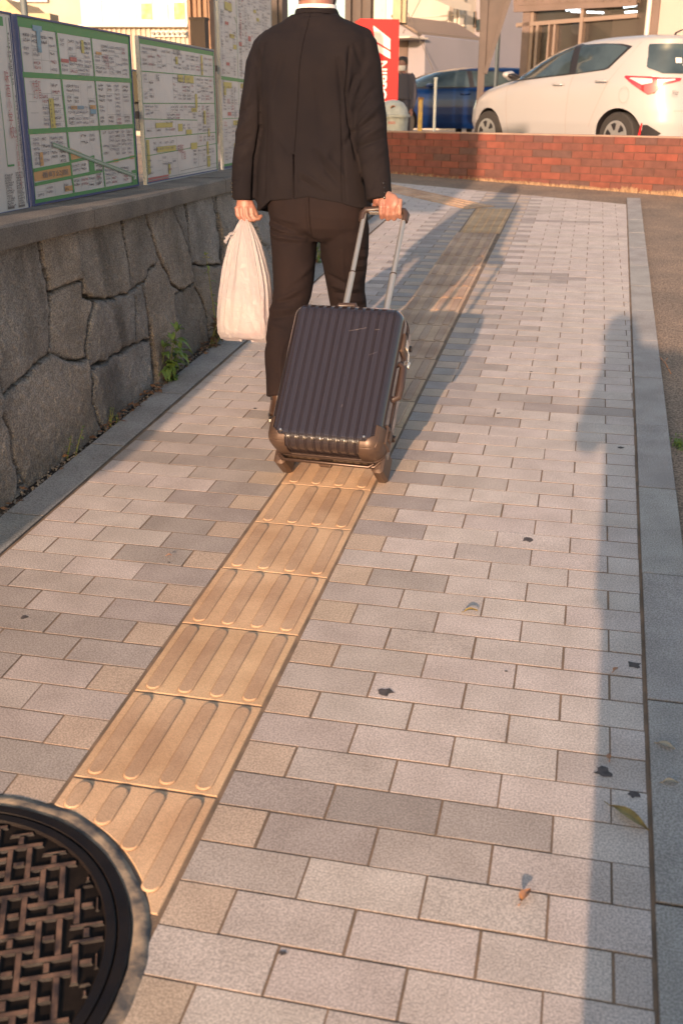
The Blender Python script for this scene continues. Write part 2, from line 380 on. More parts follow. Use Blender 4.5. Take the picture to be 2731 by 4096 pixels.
for iy in range(4):
    for ix in range(1):
        P = [(-.3, 6.3 + .3 * iy), (0, 6.3 + .3 * iy), (0, 6.6 + .3 * iy), (-.3, 6.6 + .3 * iy)]
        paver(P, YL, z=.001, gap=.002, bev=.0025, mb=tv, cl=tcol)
        for a in range(5):
            for c2 in range(5): dome(-.27 + .06 * a, 6.33 + .3 * iy + .06 * c2, .0115, .005, YL)
ang = R(131)     # the strip turns off to the left
ca_, sa_ = math.cos(ang - math.pi / 2), math.sin(ang - math.pi / 2)
for k in range(9):
    oy = .3 * k + .02; bx, by = -.25, 7.50
    P = [(-.15, oy), (.15, oy), (.15, oy + .3), (-.15, oy + .3)]; P = [(bx + x * ca_ - y * sa_, by + x * sa_ + y * ca_) for x, y in P]
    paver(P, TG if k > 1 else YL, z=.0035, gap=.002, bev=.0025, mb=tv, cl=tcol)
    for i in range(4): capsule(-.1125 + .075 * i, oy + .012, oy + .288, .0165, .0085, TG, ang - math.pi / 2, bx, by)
o = tv.build('tactile_paving', [m_tact], cols=tcol); o.matrix_world = SROT; tag(o, kind='structure')
smooth_by_angle(o, 25)
# ---- kerbs
kb = MB(); kc = []
def kstone(x0a, x0b, x1a, x1b, y0, y1, z0, zt, col):
    P = [(x0a, y0), (x1a, y0), (x1b, y1), (x0b, y1)]
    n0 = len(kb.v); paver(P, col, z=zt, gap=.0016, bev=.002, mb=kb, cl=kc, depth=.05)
y = -1.9; i = 0
while y < 7.75:
    y2 = y + .6; kstone(kerb_x(y) + .002, kerb_x(y2) + .002, kerb_x(y) + .12, kerb_x(y2) + .12, y, y2, 0, .004, (.40, .375, .355)); y = y2
y = -1.9
while y < 7.2:
    y2 = y + .6; kstone(-1.058, -1.058, -.93, -.93, y, y2, 0, .006, (.36, .35, .34)); y = y2
o = kb.build('kerb', [m_kerb], cols=kc); o.matrix_world = SROT; tag(o, kind='structure')
# gutter of dirt between kerb and wall, with loose grit
gb = MB(); gr = random.Random(3)
nx, ny = 7, 700
for j in range(ny):
    for i in range(nx):
        x = -1.17 + .14 * i / (nx - 1); yy = -1.9 + 9.2 * j / (ny - 1)
        gb.v.append((x, yy, -.012 + .014 * noise.noise((x * 30, yy * 22, 0)) + .006 * noise.noise((x * 90, yy * 80, 3)) + (.012 * (1 - i / (nx - 1)))))
gb.f = [(j * nx + i, j * nx + i + 1, (j + 1) * nx + i + 1, (j + 1) * nx + i) for j in range(ny - 1) for i in range(nx - 1)]; gb.m = [0] * len(gb.f)
o = gb.build('soil_strip', [m_dirt], smooth=True); o.matrix_world = SROT; tag(o, kind='structure')
gb = MB()
m_peb = mat('pebble', (.17, .14, .12), .9, col2=(.30, .26, .22), ns=40); m_dead = mat('dead_leaf', (.20, .105, .055), .8, col2=(.11, .06, .04), ns=40)
for k in range(900):
    yy = gr.uniform(.6, 4.5) if k % 4 else gr.uniform(-1.5, 7); x = -1.068 + gr.gauss(0, .012); r = gr.uniform(.0022, .007)
    if k % 13 == 0: x += gr.uniform(0, .12)
    c = Vector((x, yy, .004)); vs = [c + Vector((gr.uniform(.7, 1.2) * r * a, gr.uniform(.7, 1.2) * r * bb, gr.uniform(.6, 1) * r * cc)) for a, bb, cc in [(1, 0, 0), (0, 1, 0), (-1, 0, 0), (0, -1, 0), (0, 0, 1), (0, 0, -1)]]
    gb.add(vs, [(0, 1, 4), (1, 2, 4), (2, 3, 4), (3, 0, 4), (1, 0, 5), (2, 1, 5), (3, 2, 5), (0, 3, 5)], 0)
for k in range(170):
    yy = gr.choice([2.35, 3.05, 3.15, 1.85, 2.0, 5.0]) + gr.gauss(0, .12) if k % 3 else gr.uniform(.8, 4.6); x = -1.062 + gr.gauss(0, .018); r = gr.uniform(.008, .02); a = gr.uniform(0, 6.28)
    d = Vector((math.cos(a), math.sin(a), gr.uniform(-.3, .3))) * r; e = Vector((-math.sin(a), math.cos(a), gr.uniform(-.4, .6))) * r * .5; c = Vector((x, yy, .016 + r * .3))
    gb.add([c - d, c - d * .2 + e, c + d, c - d * .2 - e, c + Vector((0, 0, r * .25))], [(0, 4, 1), (1, 4, 2), (2, 4, 3), (3, 4, 0)], 1)
o = gb.build('grit_and_dead_leaves', [m_peb, m_dead]); o.matrix_world = SROT; tag(o, 'grit and brown dead leaves lying along the foot of the stone wall', 'debris', kind='stuff')
# ---------------------------------------------------------------- fallen leaves
def leaf(x, y, ln, wd, ang, mm, label, curl=.004):
    t = MB(); K = 8; vs = []; fs = []
    for i in range(K + 1):
        s = i / K; ww = wd * math.sin(math.pi * min(1, s * 1.02)) ** .8 * (1 - .35 * s); z = .004 + curl * math.sin(3.1 * s) + .002
        for q in (-1, -.5, 0, .5, 1): vs.append(((s - .5) * ln, q * ww / 2 + .1 * wd * math.sin(s * 5), z + abs(q) * curl * .9))
    fs = [(i * 5 + j, i * 5 + j + 1, i * 5 + 6 + j, i * 5 + 5 + j) for i in range(K) for j in range(4)]
    t.add(vs, fs); t.tube([(-.5 * ln, 0, .006), (-.72 * ln, .1 * wd, .005)], .0009, 5)
    o = t.build('fallen_leaf', [mm], smooth=True); o.matrix_world = SROT @ Matrix.Translation((x, y, 0)) @ Matrix.Rotation(ang, 4, 'Z'); tag(o, label, 'leaf', 'fallen leaves on the paving')
ml1 = mat('leaf_yellow_green', (.30, .22, .06), .6, col2=(.17, .12, .04), ns=60); ml2 = mat('leaf_orange', (.52, .22, .07), .6, col2=(.2, .14, .12), ns=70); ml3 = mat('leaf_pale', (.40, .34, .25), .7)
leaf(.762, .10, .085, .028, R(-38), ml1, 'long yellow green leaf lying across the joint by the shaded kerb')
leaf(.586, -.133, .035, .018, R(70), ml2, 'small orange leaf on the sunlit block near the bottom of the picture')
leaf(.393, .795, .034, .014, R(20), ml1, 'yellow leaf alone in the middle of the sunlit paving')
leaf(.742, .60, .020, .011, R(60), ml2, 'tiny brown leaf just inside the shadow edge, left of the black spot', .002)
leaf(.725, .275, .018, .012, R(100), ml2, 'tiny reddish leaf on the shadow edge above the round grey stain', .002)
leaf(.838, .335, .035, .018, R(-20), ml3, 'pale dry leaf on the granite kerb in the shade', .003)
leaf(.840, .22, .028, .014, R(10), ml3, 'smaller pale leaf on the kerb, nearer than the other one', .003)
leaf(-.46, .93, .014, .009, R(10), ml2, 'tiny red brown leaf on the paving left of the tactile strip', .002)
# ---------------------------------------------------------------- manhole
MH = SROT @ Matrix.Translation((MHX, MHY, 0))
mh = thing('manhole_cover', 'round black cast iron manhole cover in the lower left corner of the paving', 'manhole cover', MH)
t = MB(); N = 160; rs = [(.403, -.006), (.400, .0015), (.390, .0026), (.380, .0022), (.3735, .0005), (.370, -.004)]
vs = []
for r, z in rs:
    for k in range(N):
        a = 2 * math.pi * k / N; rr = r + (.006 * noise.noise((math.cos(a) * 6, math.sin(a) * 6, r * 9)) + .003 * noise.noise((math.cos(a) * 25, math.sin(a) * 25, 1)) * (.5 if r < .39 else 1)); vs.append((rr * math.cos(a), rr * math.sin(a), z + .0011 * noise.noise((math.cos(a) * 26, math.sin(a) * 26, r * 60))))
t.add(vs, [(a * N + k, a * N + N + k, a * N + N + (k + 1) % N, a * N + (k + 1) % N) for a in range(len(rs) - 1) for k in range(N)]); t.f = [f[::-1] for f in t.f]
t.build('mortar_collar', [m_mortar], mh, smooth=True, local=True)
def ringmesh(prof, n=128):
    t = MB(); vs = []
    for r, z in prof: vs += [(r * math.cos(2 * math.pi * k / n), r * math.sin(2 * math.pi * k / n), z) for k in range(n)]
    t.add(vs, [(a * n + k, a * n + n + k, a * n + n + (k + 1) % n, a * n + (k + 1) % n) for a in range(len(prof) - 1) for k in range(n)]); t.f = [f[::-1] for f in t.f]; return t
smooth_by_angle(ringmesh([(.3715, -.012), (.371, .002), (.368, .0045), (.352, .0045), (.350, .002), (.350, -.012)]).build('frame_ring', [m_iron], mh, local=True))
t = ringmesh([(.348, -.008), (.3475, .003), (.345, .0045), (.332, .0045), (.330, .002), (.329, -.0016)])
b0 = len(t.v); n = 128; t.v.append((0, 0, -.0016)); last = b0 - n
t.f += [(last + k, last + (k + 1) % n, b0) for k in range(n)]; t.m += [1] * n
lid = t.build('lid', [m_iron, m_well], mh, local=True)
t = MB(); cs = .060; ga = R(24)
def rib(cx, cy, hx, hy, a):
    # a raised bar clipped to the lid
    c, s = math.cos(a), math.sin(a); ex, ey = cx * c - cy * s, cx * s + cy * c
    if math.hypot(ex, ey) > .33: return
    for k in range(6):
        f = 1 - k * .16
        pts = [(cx + q * hx * f, cy + p * hy * f) for q, p in ((-1, -1), (1, -1), (1, 1), (-1, 1))]
        if all(math.hypot(x, y) < .3285 for x, y in pts): break
    else: return
    hx *= f; hy *= f
    vs = []; bv = .0028
    for d, z in ((-.0014, -.0018), (.0002, .0010), (bv - .0014, .0026)):
        vs += [(cx + q * (hx - d), cy + p * (hy - d), z) for q, p in ((-1, -1), (1, -1), (1, 1), (-1, 1))]
    vs = [(x * c - y * s, x * s + y * c, z) for x, y, z in vs]
    fs = [(r * 4 + k, r * 4 + (k + 1) % 4, r * 4 + 4 + (k + 1) % 4, r * 4 + 4 + k) for r in (0, 1) for k in range(4)]
    t.add(vs, fs, 0); t.add(vs[8:], [(0, 1, 2, 3)], 1)
for i in range(-7, 8):
    for j in range(-7, 8):
        cx, cy = i * cs, j * cs
        if (i + j) % 2 == 0:     # H shape
            rib(cx - .0165, cy, .0058, .0395, ga); rib(cx + .0165, cy, .0058, .0395, ga); rib(cx, cy, .0102, .0056, ga)
        else:
            rib(cx, cy - .0165, .0395, .0056, ga); rib(cx, cy + .0165, .0395, .0056, ga); rib(cx, cy, .0056, .0102, ga)
t.build('raised_tread', [m_iron, m_rust], lid, local=True)
# ---------------------------------------------------------------- stone wall
def coping_x(y): return -1.056 - .0475 * (y - 1.245) if y > 1.245 else -1.056
JN = [[(1.232, 0.335), (1.3, 0.342), (1.456, 0.358), (1.57, 0.366), (1.607, 0.392), (1.613, 0.45), (1.64, 0.553), (1.632, 0.646), (1.626, 0.715), (1.624, 0.79)], [(1.64, 0.553), (1.729, 0.552), (1.878, 0.547), (1.886, 0.628), (1.896, 0.697), (1.9, 0.78)], [(1.878, 0.547), (1.874, 0.49), (1.941, 0.463), (1.94, 0.444), (1.882, 0.395), (1.832, 0.301), (1.827, 0.243)], [(1.874, 0.49), (1.97, 0.46), (2.112, 0.428), (2.24, 0.416), (2.417, 0.413), (2.544, 0.443), (2.632, 0.461), (2.644, 0.51), (2.608, 0.622), (2.575, 0.76)], [(1.575, 0.365), (1.656, 0.328), (1.787, 0.282), (1.821, 0.276)], [(1.827, 0.243), (1.957, 0.228), (2.184, 0.219), (2.412, 0.197), (2.444, 0.35), (2.417, 0.413)], [(1.827, 0.243), (1.825, 0.189), (1.801, 0.118), (1.823, 0.066), (1.85, 0.0)], [(2.368, 0.78), (2.326, 0.567), (2.33, 0.499), (2.312, 0.421)], [(2.33, 0.383), (2.3, 0.279), (2.272, 0.216)], [(2.431, 0.24), (2.424, 0.14), (2.376, 0.0)], [(2.654, 0.508), (2.698, 0.427), (2.75, 0.357), (2.833, 0.302)], [(2.885, 0.7), (3.046, 0.461), (3.053, 0.374), (3.037, 0.29), (2.919, 0.291), (2.777, 0.299), (2.732, 0.225), (2.745, 0.184), (2.71, 0.062), (2.717, 0.0)], [(3.134, 0.7), (3.088, 0.501), (3.053, 0.374), (3.206, 0.332), (3.432, 0.302), (3.52, 0.37)], [(3.47, 0.7), (3.397, 0.458), (3.432, 0.302)], [(1.213, 0.292), (1.236, 0.246), (1.249, 0.151), (1.257, 0.067), (1.242, 0.02), (1.288, 0.019), (1.258, 0.095), (1.252, 0.145)], [(3.049, 0.263), (3.111, 0.185), (3.112, 0.078), (3.096, -0.01)], [(3.432, 0.302), (3.401, 0.18), (3.296, 0.075)], [(1.232, .335), (1.213, .292)], [(3.52, .37), (3.55, .8)], [(3.401, .18), (3.55, .12)], [(1.232, .335), (1.215, .8)]]
ys = np.concatenate([np.arange(-2.6, 1.0, .016), np.arange(1.0, 4.0, .0065), np.arange(4.0, 7.05, .016)])
NZ = 120
YY = np.repeat(ys[:, None], NZ, 1); TT = np.repeat(np.linspace(0, 1, NZ)[None], len(ys), 0)
ZTOP = .838 - .061 * YY; ZR = TT * ZTOP
# warp
wy = np.zeros_like(YY); wz = np.zeros_like(YY); fine = np.zeros_like(YY); mid = np.zeros_like(YY)
for i in range(YY.shape[0]):
    for j in range(NZ):
        p = (YY[i, j], ZR[i, j], 0.)
        wy[i, j] = noise.noise((p[0] * 14, p[1] * 14, 1)) * .012 + noise.noise((p[0] * 50, p[1] * 50, 5)) * .004
        wz[i, j] = noise.noise((p[0] * 14, p[1] * 14, 9)) * .012 + noise.noise((p[0] * 50, p[1] * 50, 15)) * .004
        mid[i, j] = noise.noise((p[0] * 7, p[1] * 7, 31)); fine[i, j] = noise.noise((p[0] * 38, p[1] * 38, 21))
A = YY + wy; B = ZR + wz
dseg = np.full(YY.shape, 9.)
for l in JN:
    for (a, b_), (c, d) in zip(l[:-1], l[1:]):
        vx, vy = c - a, d - b_; L2 = vx * vx + vy * vy + 1e-9
        t_ = np.clip(((A - a) * vx + (B - b_) * vy) / L2, 0, 1); dd = np.hypot(A - a - t_ * vx, B - b_ - t_ * vy); dseg = np.minimum(dseg, dd)
q = random.Random(11); sites = []
for gy in np.arange(-3, 7.6, .40):
    for gz in (.1, .36, .62, .88): sites.append((gy + q.uniform(-.13, .13) + (.2 if int(gz * 10) % 2 else 0), gz + q.uniform(-.09, .09)))
F1 = np.full(YY.shape, 9.); F2 = np.full(YY.shape, 9.)
for sy, sz in sites:
    dd = np.hypot(A - sy, (B - sz) * 1.15); n1 = dd < F1; F2 = np.where(n1, F1, np.minimum(F2, dd)); F1 = np.where(n1, dd, F1)
dv = (F2 - F1) * .55
D_ = np.where((YY > 1.215) & (YY < 3.55), dseg, dv)
jw = .0042 + .005 * np.clip(mid, -1, 1)
depthj = .045 * np.clip(1 - (D_ / np.maximum(jw, .0022)) ** 2, 0, 1) ** .5 + .010 * np.exp(-D_ / .010)
lab = np.zeros(YY.shape, int); op = D_ > .011; nl = 0
for i0 in range(YY.shape[0]):
    for j0 in range(NZ):
        if op[i0, j0] and lab[i0, j0] == 0:
            nl += 1; st = [(i0, j0)]; lab[i0, j0] = nl
            while st:
                i, j = st.pop()
                for a_i, a_j in ((i + 1, j), (i - 1, j), (i, j + 1), (i, j - 1)):
                    if 0 <= a_i < YY.shape[0] and 0 <= a_j < NZ and op[a_i, a_j] and lab[a_i, a_j] == 0: lab[a_i, a_j] = nl; st.append((a_i, a_j))
for k in range(9):
    for ax_, sh in ((0, 1), (0, -1), (1, 1), (1, -1)):
        r_ = np.roll(lab, sh, ax_); lab = np.where(lab == 0, r_, lab)
qs = random.Random(23); tilt = np.zeros_like(YY); tone = np.ones_like(YY); warmth = np.zeros_like(YY)
for k in range(1, nl + 1):
    m_ = lab == k
    if m_.sum() < 30: continue
    cy_, cz_ = YY[m_].mean(), ZR[m_].mean(); gy, gz, of = qs.uniform(-.05, .05), qs.uniform(-.06, .06), qs.uniform(-.008, .006)
    tilt[m_] = np.clip(gy * (YY[m_] - cy_) + gz * (ZR[m_] - cz_) + of, -.018, .014); tone[m_] = qs.uniform(.80, 1.22); warmth[m_] = qs.uniform(-.05, .06)
face = -depthj + tilt + .004 * mid + .004 * fine + .0025 * np.abs(fine)
baseX = -1.085; TOPX = -1.056 - .0475 * np.maximum(YY - 1.245, 0) - .035
XX = baseX + (TOPX - baseX) * TT + face
vs = [(float(XX[i, j]), *(lambda p: (p.y, p.z))(sw(0, float(YY[i, j]), float(ZR[i, j])))) for i in range(len(ys)) for j in range(NZ)]
t = MB(); t.v = vs; t.f = [(i * NZ + j, (i + 1) * NZ + j, (i + 1) * NZ + j + 1, i * NZ + j + 1) for i in range(len(ys) - 1) for j in range(NZ - 1)]; t.m = [0] * len(t.f)
cr = (.235 + .05 * mid + .05 * fine) * tone
def streak(yc, wd, z0, z1, k, lean=0):
    yy = yc + lean * (ZR - z0); g = np.exp(-((YY - yy + .03 * mid) / wd) ** 4); z = 1 / (1 + np.exp(-(ZR - z0) * 60)) / (1 + np.exp((ZR - z1) * 60)); return 1 - k * g * z
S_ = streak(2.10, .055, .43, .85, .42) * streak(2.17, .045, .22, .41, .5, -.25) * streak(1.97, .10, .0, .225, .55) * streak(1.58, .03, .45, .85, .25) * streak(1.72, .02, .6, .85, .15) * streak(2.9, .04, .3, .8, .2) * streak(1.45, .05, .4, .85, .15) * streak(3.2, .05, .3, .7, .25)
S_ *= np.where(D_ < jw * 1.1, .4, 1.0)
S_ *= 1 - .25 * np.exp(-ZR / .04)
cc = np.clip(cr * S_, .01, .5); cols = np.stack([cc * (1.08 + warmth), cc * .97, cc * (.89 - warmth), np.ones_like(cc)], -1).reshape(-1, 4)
WM = Matrix.Translation((-1.1, 1.5, .09))
wall = thing('stone_wall', 'low dark granite rubble wall with flat coping along the left of the paving', 'wall', WM)
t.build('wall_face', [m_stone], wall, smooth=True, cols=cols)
t = MB()
t.add([(-1.24, -2.6, -.25), (-1.24, 7.05, .36), (-1.46, 7.05, .83), (-1.24, -2.6, .83), (-1.6, -2.6, -.25), (-1.75, 7.05, .36), (-1.75, 7.05, .83), (-1.6, -2.6, .83)], [(0, 1, 2, 3)[::-1], (3, 2, 6, 7), (1, 5, 6, 2), (4, 7, 6, 5), (0, 3, 7, 4)])
cw = t.build('wall_core', [m_dirt], wall)
t = MB(); y = -2.6; q = random.Random(5)
cuts = [-2.6, -1.7, -.8, .1, .95, 1.93, 2.78, 3.60, 4.5, 5.4, 6.3, 7.1]
for a, b_ in zip(cuts[:-1], cuts[1:]):
    a2, b2 = a + .003, b_ - .003; dx = q.uniform(-.003, .003); dz = q.uniform(-.002, .002)
    P = []
    for yy in (a2, b2):
        x = coping_x(yy) + dx; P.append([(x - .003, yy, .832 + dz), (x, yy, .842 + dz), (x, yy, .893 + dz), (x - .009, yy, .902 + dz), (x - .50, yy, .903 + dz), (x - .50, yy, .832 + dz)])
    M_ = 24; rows = []
    for k in range(M_ + 1):
        f = k / M_; rows.append([tuple(P[0][i][c] + (P[1][i][c] - P[0][i][c]) * f + (.002 * noise.noise((a + f * 5, i * 3.3, c)) if i < 4 else 0) for c in range(3)) for i in range(6)])
    t.add([v for r in rows for v in r], [(k * 6 + i, k * 6 + (i + 1) % 6, k * 6 + 6 + (i + 1) % 6, k * 6 + 6 + i) for k in range(M_) for i in range(6)] + [tuple(range(5, -1, -1)), tuple(range(M_ * 6, M_ * 6 + 6))])
t.f = [f[::-1] for f in t.f]
smooth_by_angle(t.build('coping', [m_coping], wall), 30)
# ---------------------------------------------------------------- map boards on the coping
A0 = Vector((-1.275, 1.79, 0)); ED = Vector((-.05386, .99855, 0)); NB = Vector((.99855, .05386, 0))
m_white = mat('board_white', (.60, .57, .56), .45, col2=(.52, .49, .48), ns=3); m_bg = mat('board_green', (.055, .25, .085), .5); m_bb = mat('board_blue', (.03, .055, .17), .5); m_fg = mat('board_rim_grey', (.26, .28, .30), .5)
m_by = mat('board_yellow', (.48, .40, .12), .5); m_bo = mat('board_orange', (.52, .28, .12), .5); m_bc = mat('board_cyan', (.16, .30, .40), .5); m_br = mat('board_red', (.42, .12, .12), .5)
m_ink = mat('board_ink', (.17, .15, .155), .6); m_ink2 = mat('board_faded_ink', (.30, .27, .30), .6); m_inkr = mat('board_red_ink', (.42, .17, .18), .6); m_line = mat('board_line', (.30, .31, .31), .6); m_gr = mat('board_grey_rail', (.36, .40, .36), .6)
m_alu = mat('aluminium', (.55, .53, .50), .4, .7); m_brown = mat('brown_steel', (.10, .062, .045), .6, col2=(.075, .05, .04), ns=8)
BM = [m_white, m_bg, m_bb, m_by, m_bo, m_bc, m_br, m_ink, m_ink2, m_inkr, m_line, m_gr, m_fg]
WH, GN, BL, YE, OR, CY, RE, IK, I2, IR, LN, GR, FG = range(13)
class Board:
    def __init__(s, s0, s1, z0, z1, label, frame=BL, seed=1):
        s.s0, s.w, s.z0, s.h = s0, s1 - s0, z0, z1 - z0; s.rd = random.Random(seed)
        base = A0 + ED * (s0 + s.w / 2); base.z = z0
        s.T = thing('map_board', label, 'map board', Matrix.Translation(base), 'street map boards standing on the wall coping')
        s.p = MB(); s.fr = frame
    def P(s, u, v, o):   # u to the right, v downwards, 0..1
        q = A0 + ED * (s.s0 + u * s.w) + NB * o; q.z = s.z0 + s.h * (1 - v); return q
    def rect(s, u0, v0, u1, v1, mi, lay=1, sh0=0, sh1=0):
        o = .0006 * lay; s.p.quad(s.P(u0, v1 + sh0, o), s.P(u1, v1 + sh1, o), s.P(u1, v0 + sh1, o), s.P(u0, v0 + sh0, o), mi)
    def line(s, u0, v0, u1, v1, th, mi, lay=2):
        du, dv = (u1 - u0) * s.w, (v1 - v0) * s.h; l = math.hypot(du, dv) or 1; nu, nv = -dv / l * th / 2 / s.w, du / l * th / 2 / s.h; o = .0006 * lay
        a = [(u0 + nu, v0 + nv), (u1 + nu, v1 + nv), (u1 - nu, v1 - nv), (u0 - nu, v0 - nv)]
        s.p.quad(*[s.P(x, y, o) for x, y in a][::-1], mi)
    def glyph(s, u, v, su, sv, mi, lay=4):
        r = s.rd; o = lay
        for k in range(r.choice([2, 3])):
            y = v + sv * r.uniform(.05, .9); s.rect(u + su * .08, y, u + su * r.uniform(.6, .92), y + sv * .15, mi, o)
        for k in range(r.choice([1, 2, 2])):
            x = u + su * r.uniform(.1, .8); s.rect(x, v + sv * r.uniform(0, .3), x + su * .16, v + sv * r.uniform(.7, .98), mi, o + 1)
    def text(s, u, v, n, size, mi, vert=False):
        su, sv = size / s.w, size / s.h
        for k in range(n):
            if vert: s.glyph(u, v + k * sv * 1.02, su * .9, sv * .92, mi)
            else: s.glyph(u + k * su, v, su * .92, sv * .92, mi)
    def kanji(s, txt, u, v, size, mi, vert=True, xs=1.0):
        cu = bpy.data.curves.new('t', 'FONT'); cu.body = txt if not vert else '\n'.join(txt); cu.size = size; cu.resolution_u = 1; cu.space_line = .95
        to = bpy.data.objects.new('t', cu); COL.objects.link(to); dg = bpy.context.evaluated_depsgraph_get(); dg.update()
        me = bpy.data.meshes.new_from_object(to.evaluated_get(dg)); 
        vs = [s.P(u + q.co.x * xs / s.w, v - q.co.y / s.h, .0006 * 6) for q in me.vertices]; s.p.add(vs, [tuple(p.vertices) for p in me.polygons], mi)
        bpy.data.objects.remove(to); bpy.data.curves.remove(cu); bpy.data.meshes.remove(me)
    def lots(s, u0, v0, u1, v1, dens=1.0, ink=IK, lay=2):
        # a city block: plots outlined in grey, filled with small writing
        r = s.rd; W, H = (u1 - u0) * s.w, (v1 - v0) * s.h
        nc = max(1, round(W / r.uniform(.065, .085)))
        for c in range(nc):
            a, b2 = u0 + (u1 - u0) * c / nc, u0 + (u1 - u0) * (c + 1) / nc
            if c: s.line(a, v0, a, v1, .0012, LN, lay)
            nr = max(1, round(H / r.uniform(.022, .045)))
            for k in range(nr):
                c0, c1 = v0 + (v1 - v0) * k / nr, v0 + (v1 - v0) * (k + 1) / nr
                if k and r.random() < .6: s.line(a, c0, b2, c0, .001, LN, lay)
                if r.random() < .9 * dens:
                    size = min((b2 - a) * s.w * .20, .0125); rows = int((c1 - c0) * s.h / (size * 1.25)); ik = r.choice([ink, I2, I2, IK]) if r.random() > .08 else IR
                    if rows < 1: continue
                    rows = min(rows, 2 if r.random() < .5 else 3); n = r.choice([3, 4, 4, 5])
                    for q in range(rows): s.text(a + .004 / s.w, c0 + (.004 + q * size * 1.2) / s.h, n, size, ik)
                elif r.random() < .10:
                    s.rect(a + .06 * (b2 - a), c0 + .1 * (c1 - c0), b2 - .06 * (b2 - a), c1 - .2 * (c1 - c0), r.choice([CY, RE, YE, YE]), 3)
    def finish(s, holes=True):
        t = MB()
        def f(u, v, d): q = A0 + ED * u + NB * d; return Vector((q.x, q.y, v))
        s0, s1, z0, z1 = s.s0, s.s0 + s.w, s.z0, s.z0 + s.h
        t.prism([(s0, z0), (s1, z0), (s1, z1), (s0, z1)], -.012, 0, f); t.build('panel', [m_white], s.T)
        t = MB(); e = .004; pf = .004
        for P in ([(s0 - e, z0 - .004), (s0 + e * .6, z0 - .004), (s0 + e * .6, z1 + e), (s0 - e, z1 + e)], [(s1 - e * .6, z0 - .004), (s1 + e, z0 - .004), (s1 + e, z1 + e), (s1 - e * .6, z1 + e)],
                  [(s0 + e * .6, z1 - e * .6), (s1 - e * .6, z1 - e * .6), (s1 - e * .6, z1 + e), (s0 + e * .6, z1 + e)], [(s0 + e * .6, z0 - .004), (s1 - e * .6, z0 - .004), (s1 - e * .6, z0 + e), (s0 + e * .6, z0 + e)]): t.prism(P, -.014, pf, f)
        t.build('frame', [BM[s.fr]], s.T)
        s.p.build('map_print', BM, s.T)
# board 1: the list board cut by the left edge of the picture
b1 = Board(-.75, .035, .90, 1.505, 'white list board with vertical red school name, cut by the left picture edge', seed=4)
b1.rect(.01, .02, .93, .065, GN); b1.text(.05, .035, 8, .012, WH)
b1.kanji('味酒小学校', .885, .34, .044, IR, xs=.75); b1.kanji('みさけ児童クラブ', .925, .60, .026, IR, xs=.8)
b1.text(.955, .09, 12, .013, IK, True); b1.text(.965, .40, 20, .013, I2, True); b1.text(.935, .15, 6, .016, I2, True); b1.text(.975, .62, 9, .012, I2, True)
b1.line(.84, .09, .84, .76, .003, GN); b1.line(.955, .02, .955, .74, .002, GN); b1.line(.84, .76, .9, .76, .006, GN); b1.line(.985, .02, .985, .97, .004, BL)
for k in range(13): b1.text(.80, .80 + k * .0135, 7 - k % 3, .0085, IK); b1.text(.90, .795 + k * .0135, 6 - k % 2, .0085, IK)
for c in range(6): b1.lots(.02 + c * .125, .09, .135 + c * .125, .96, .9)
b1.rect(.80, .972, .86, .984, IK, 3); b1.rect(.90, .972, .96, .984, IK, 3)
b1.finish()
# board 2: the green street map
b = Board(.075, 1.115, .908, 1.505, 'street map board with thick green streets and a grey diagonal railway line', seed=8)
b.rect(0, 0, 1, .055, GN); b.rect(0, .972, 1, 1, GN); b.rect(0, .05, .014, .975, BL, 1); b.rect(.978, .05, 1, .975, GN, 1); b.rect(.014, .05, .018, .975, GN)
b.line(.0, .3, 1, .29, .017, GN, 3); b.line(.0, .60, 1, .592, .017, GN, 3)
b.line(.295, .05, .33, .97, .014, GN, 3.2); b.line(.6, .05, .63, .97, .010, GN, 3.4)
b.line(.02, .81, .325, .795, .012, GN, 3.6); b.rect(.02, .80, .322, .872, OR, 2); b.kanji('番町公園', .075, .856, .022, IK, False, 2.6); b.line(.02, .888, .61, .865, .011, GN, 3.8)
b.line(.325, .785, .545, .77, .010, GN, 4); b.rect(.49, .775, .54, .87, GN, 3); b.p.quad(b.P(.33, .705, .0022), b.P(.33, .78, .0022), b.P(.43, .765, .0022), b.P(.43, .74, .0022), OR)
b.line(.18, .675, .96, .93, .016, GR, 7); b.line(.18, .668, .96, .923, .0018, GN, 8); b.line(.18, .684, .96, .938, .0018, GN, 8)
b.line(.63, .82, 1, .795, .007, GN, 4.2); b.rect(.93, .89, .985, .98, GN, 4); b.rect(.945, .915, .975, .955, WH, 5); b.line(.947, .95, .973, .918, .004, GN, 6)
b.lots(.03, .075, .29, .285); b.lots(.315, .075, .59, .285); b.lots(.62, .075, .97, .275, .95, I2)
b.lots(.13, .33, .30, .585); b.lots(.335, .33, .595, .58, .8); b.lots(.63, .315, .97, .58, 1, I2)
b.lots(.03, .625, .305, .785); b.lots(.345, .62, .60, .70, .9); b.lots(.45, .70, .61, .77, .5); b.lots(.64, .61, .97, .78, 1, I2)
b.lots(.335, .795, .485, .855); b.lots(.55, .79, .62, .95); b.lots(.335, .885, .61, .96); b.lots(.64, .85, .90, .96); b.lots(.03, .90, .32, .965, .6)
b.rect(.11, .035, .18, .065, CY, 4); b.rect(.135, .065, .165, .175, CY, 4); b.rect(.50, .075, .525, .15, YE, 4); b.rect(.315, .195, .38, .215, RE, 4); b.rect(.39, .18, .45, .205, RE, 4); b.rect(.635, .13, .69, .146, OR, 4)
b.rect(.185, .42, .225, .585, YE, 4); b.text(.192, .425, 8, .013, IK, True); b.rect(.365, .46, .42, .48, OR, 4); b.rect(.42, .46, .48, .48, CY, 4); b.rect(.54, .455, .595, .478, OR, 4.1); b.rect(.54, .48, .595, .508, CY, 4)
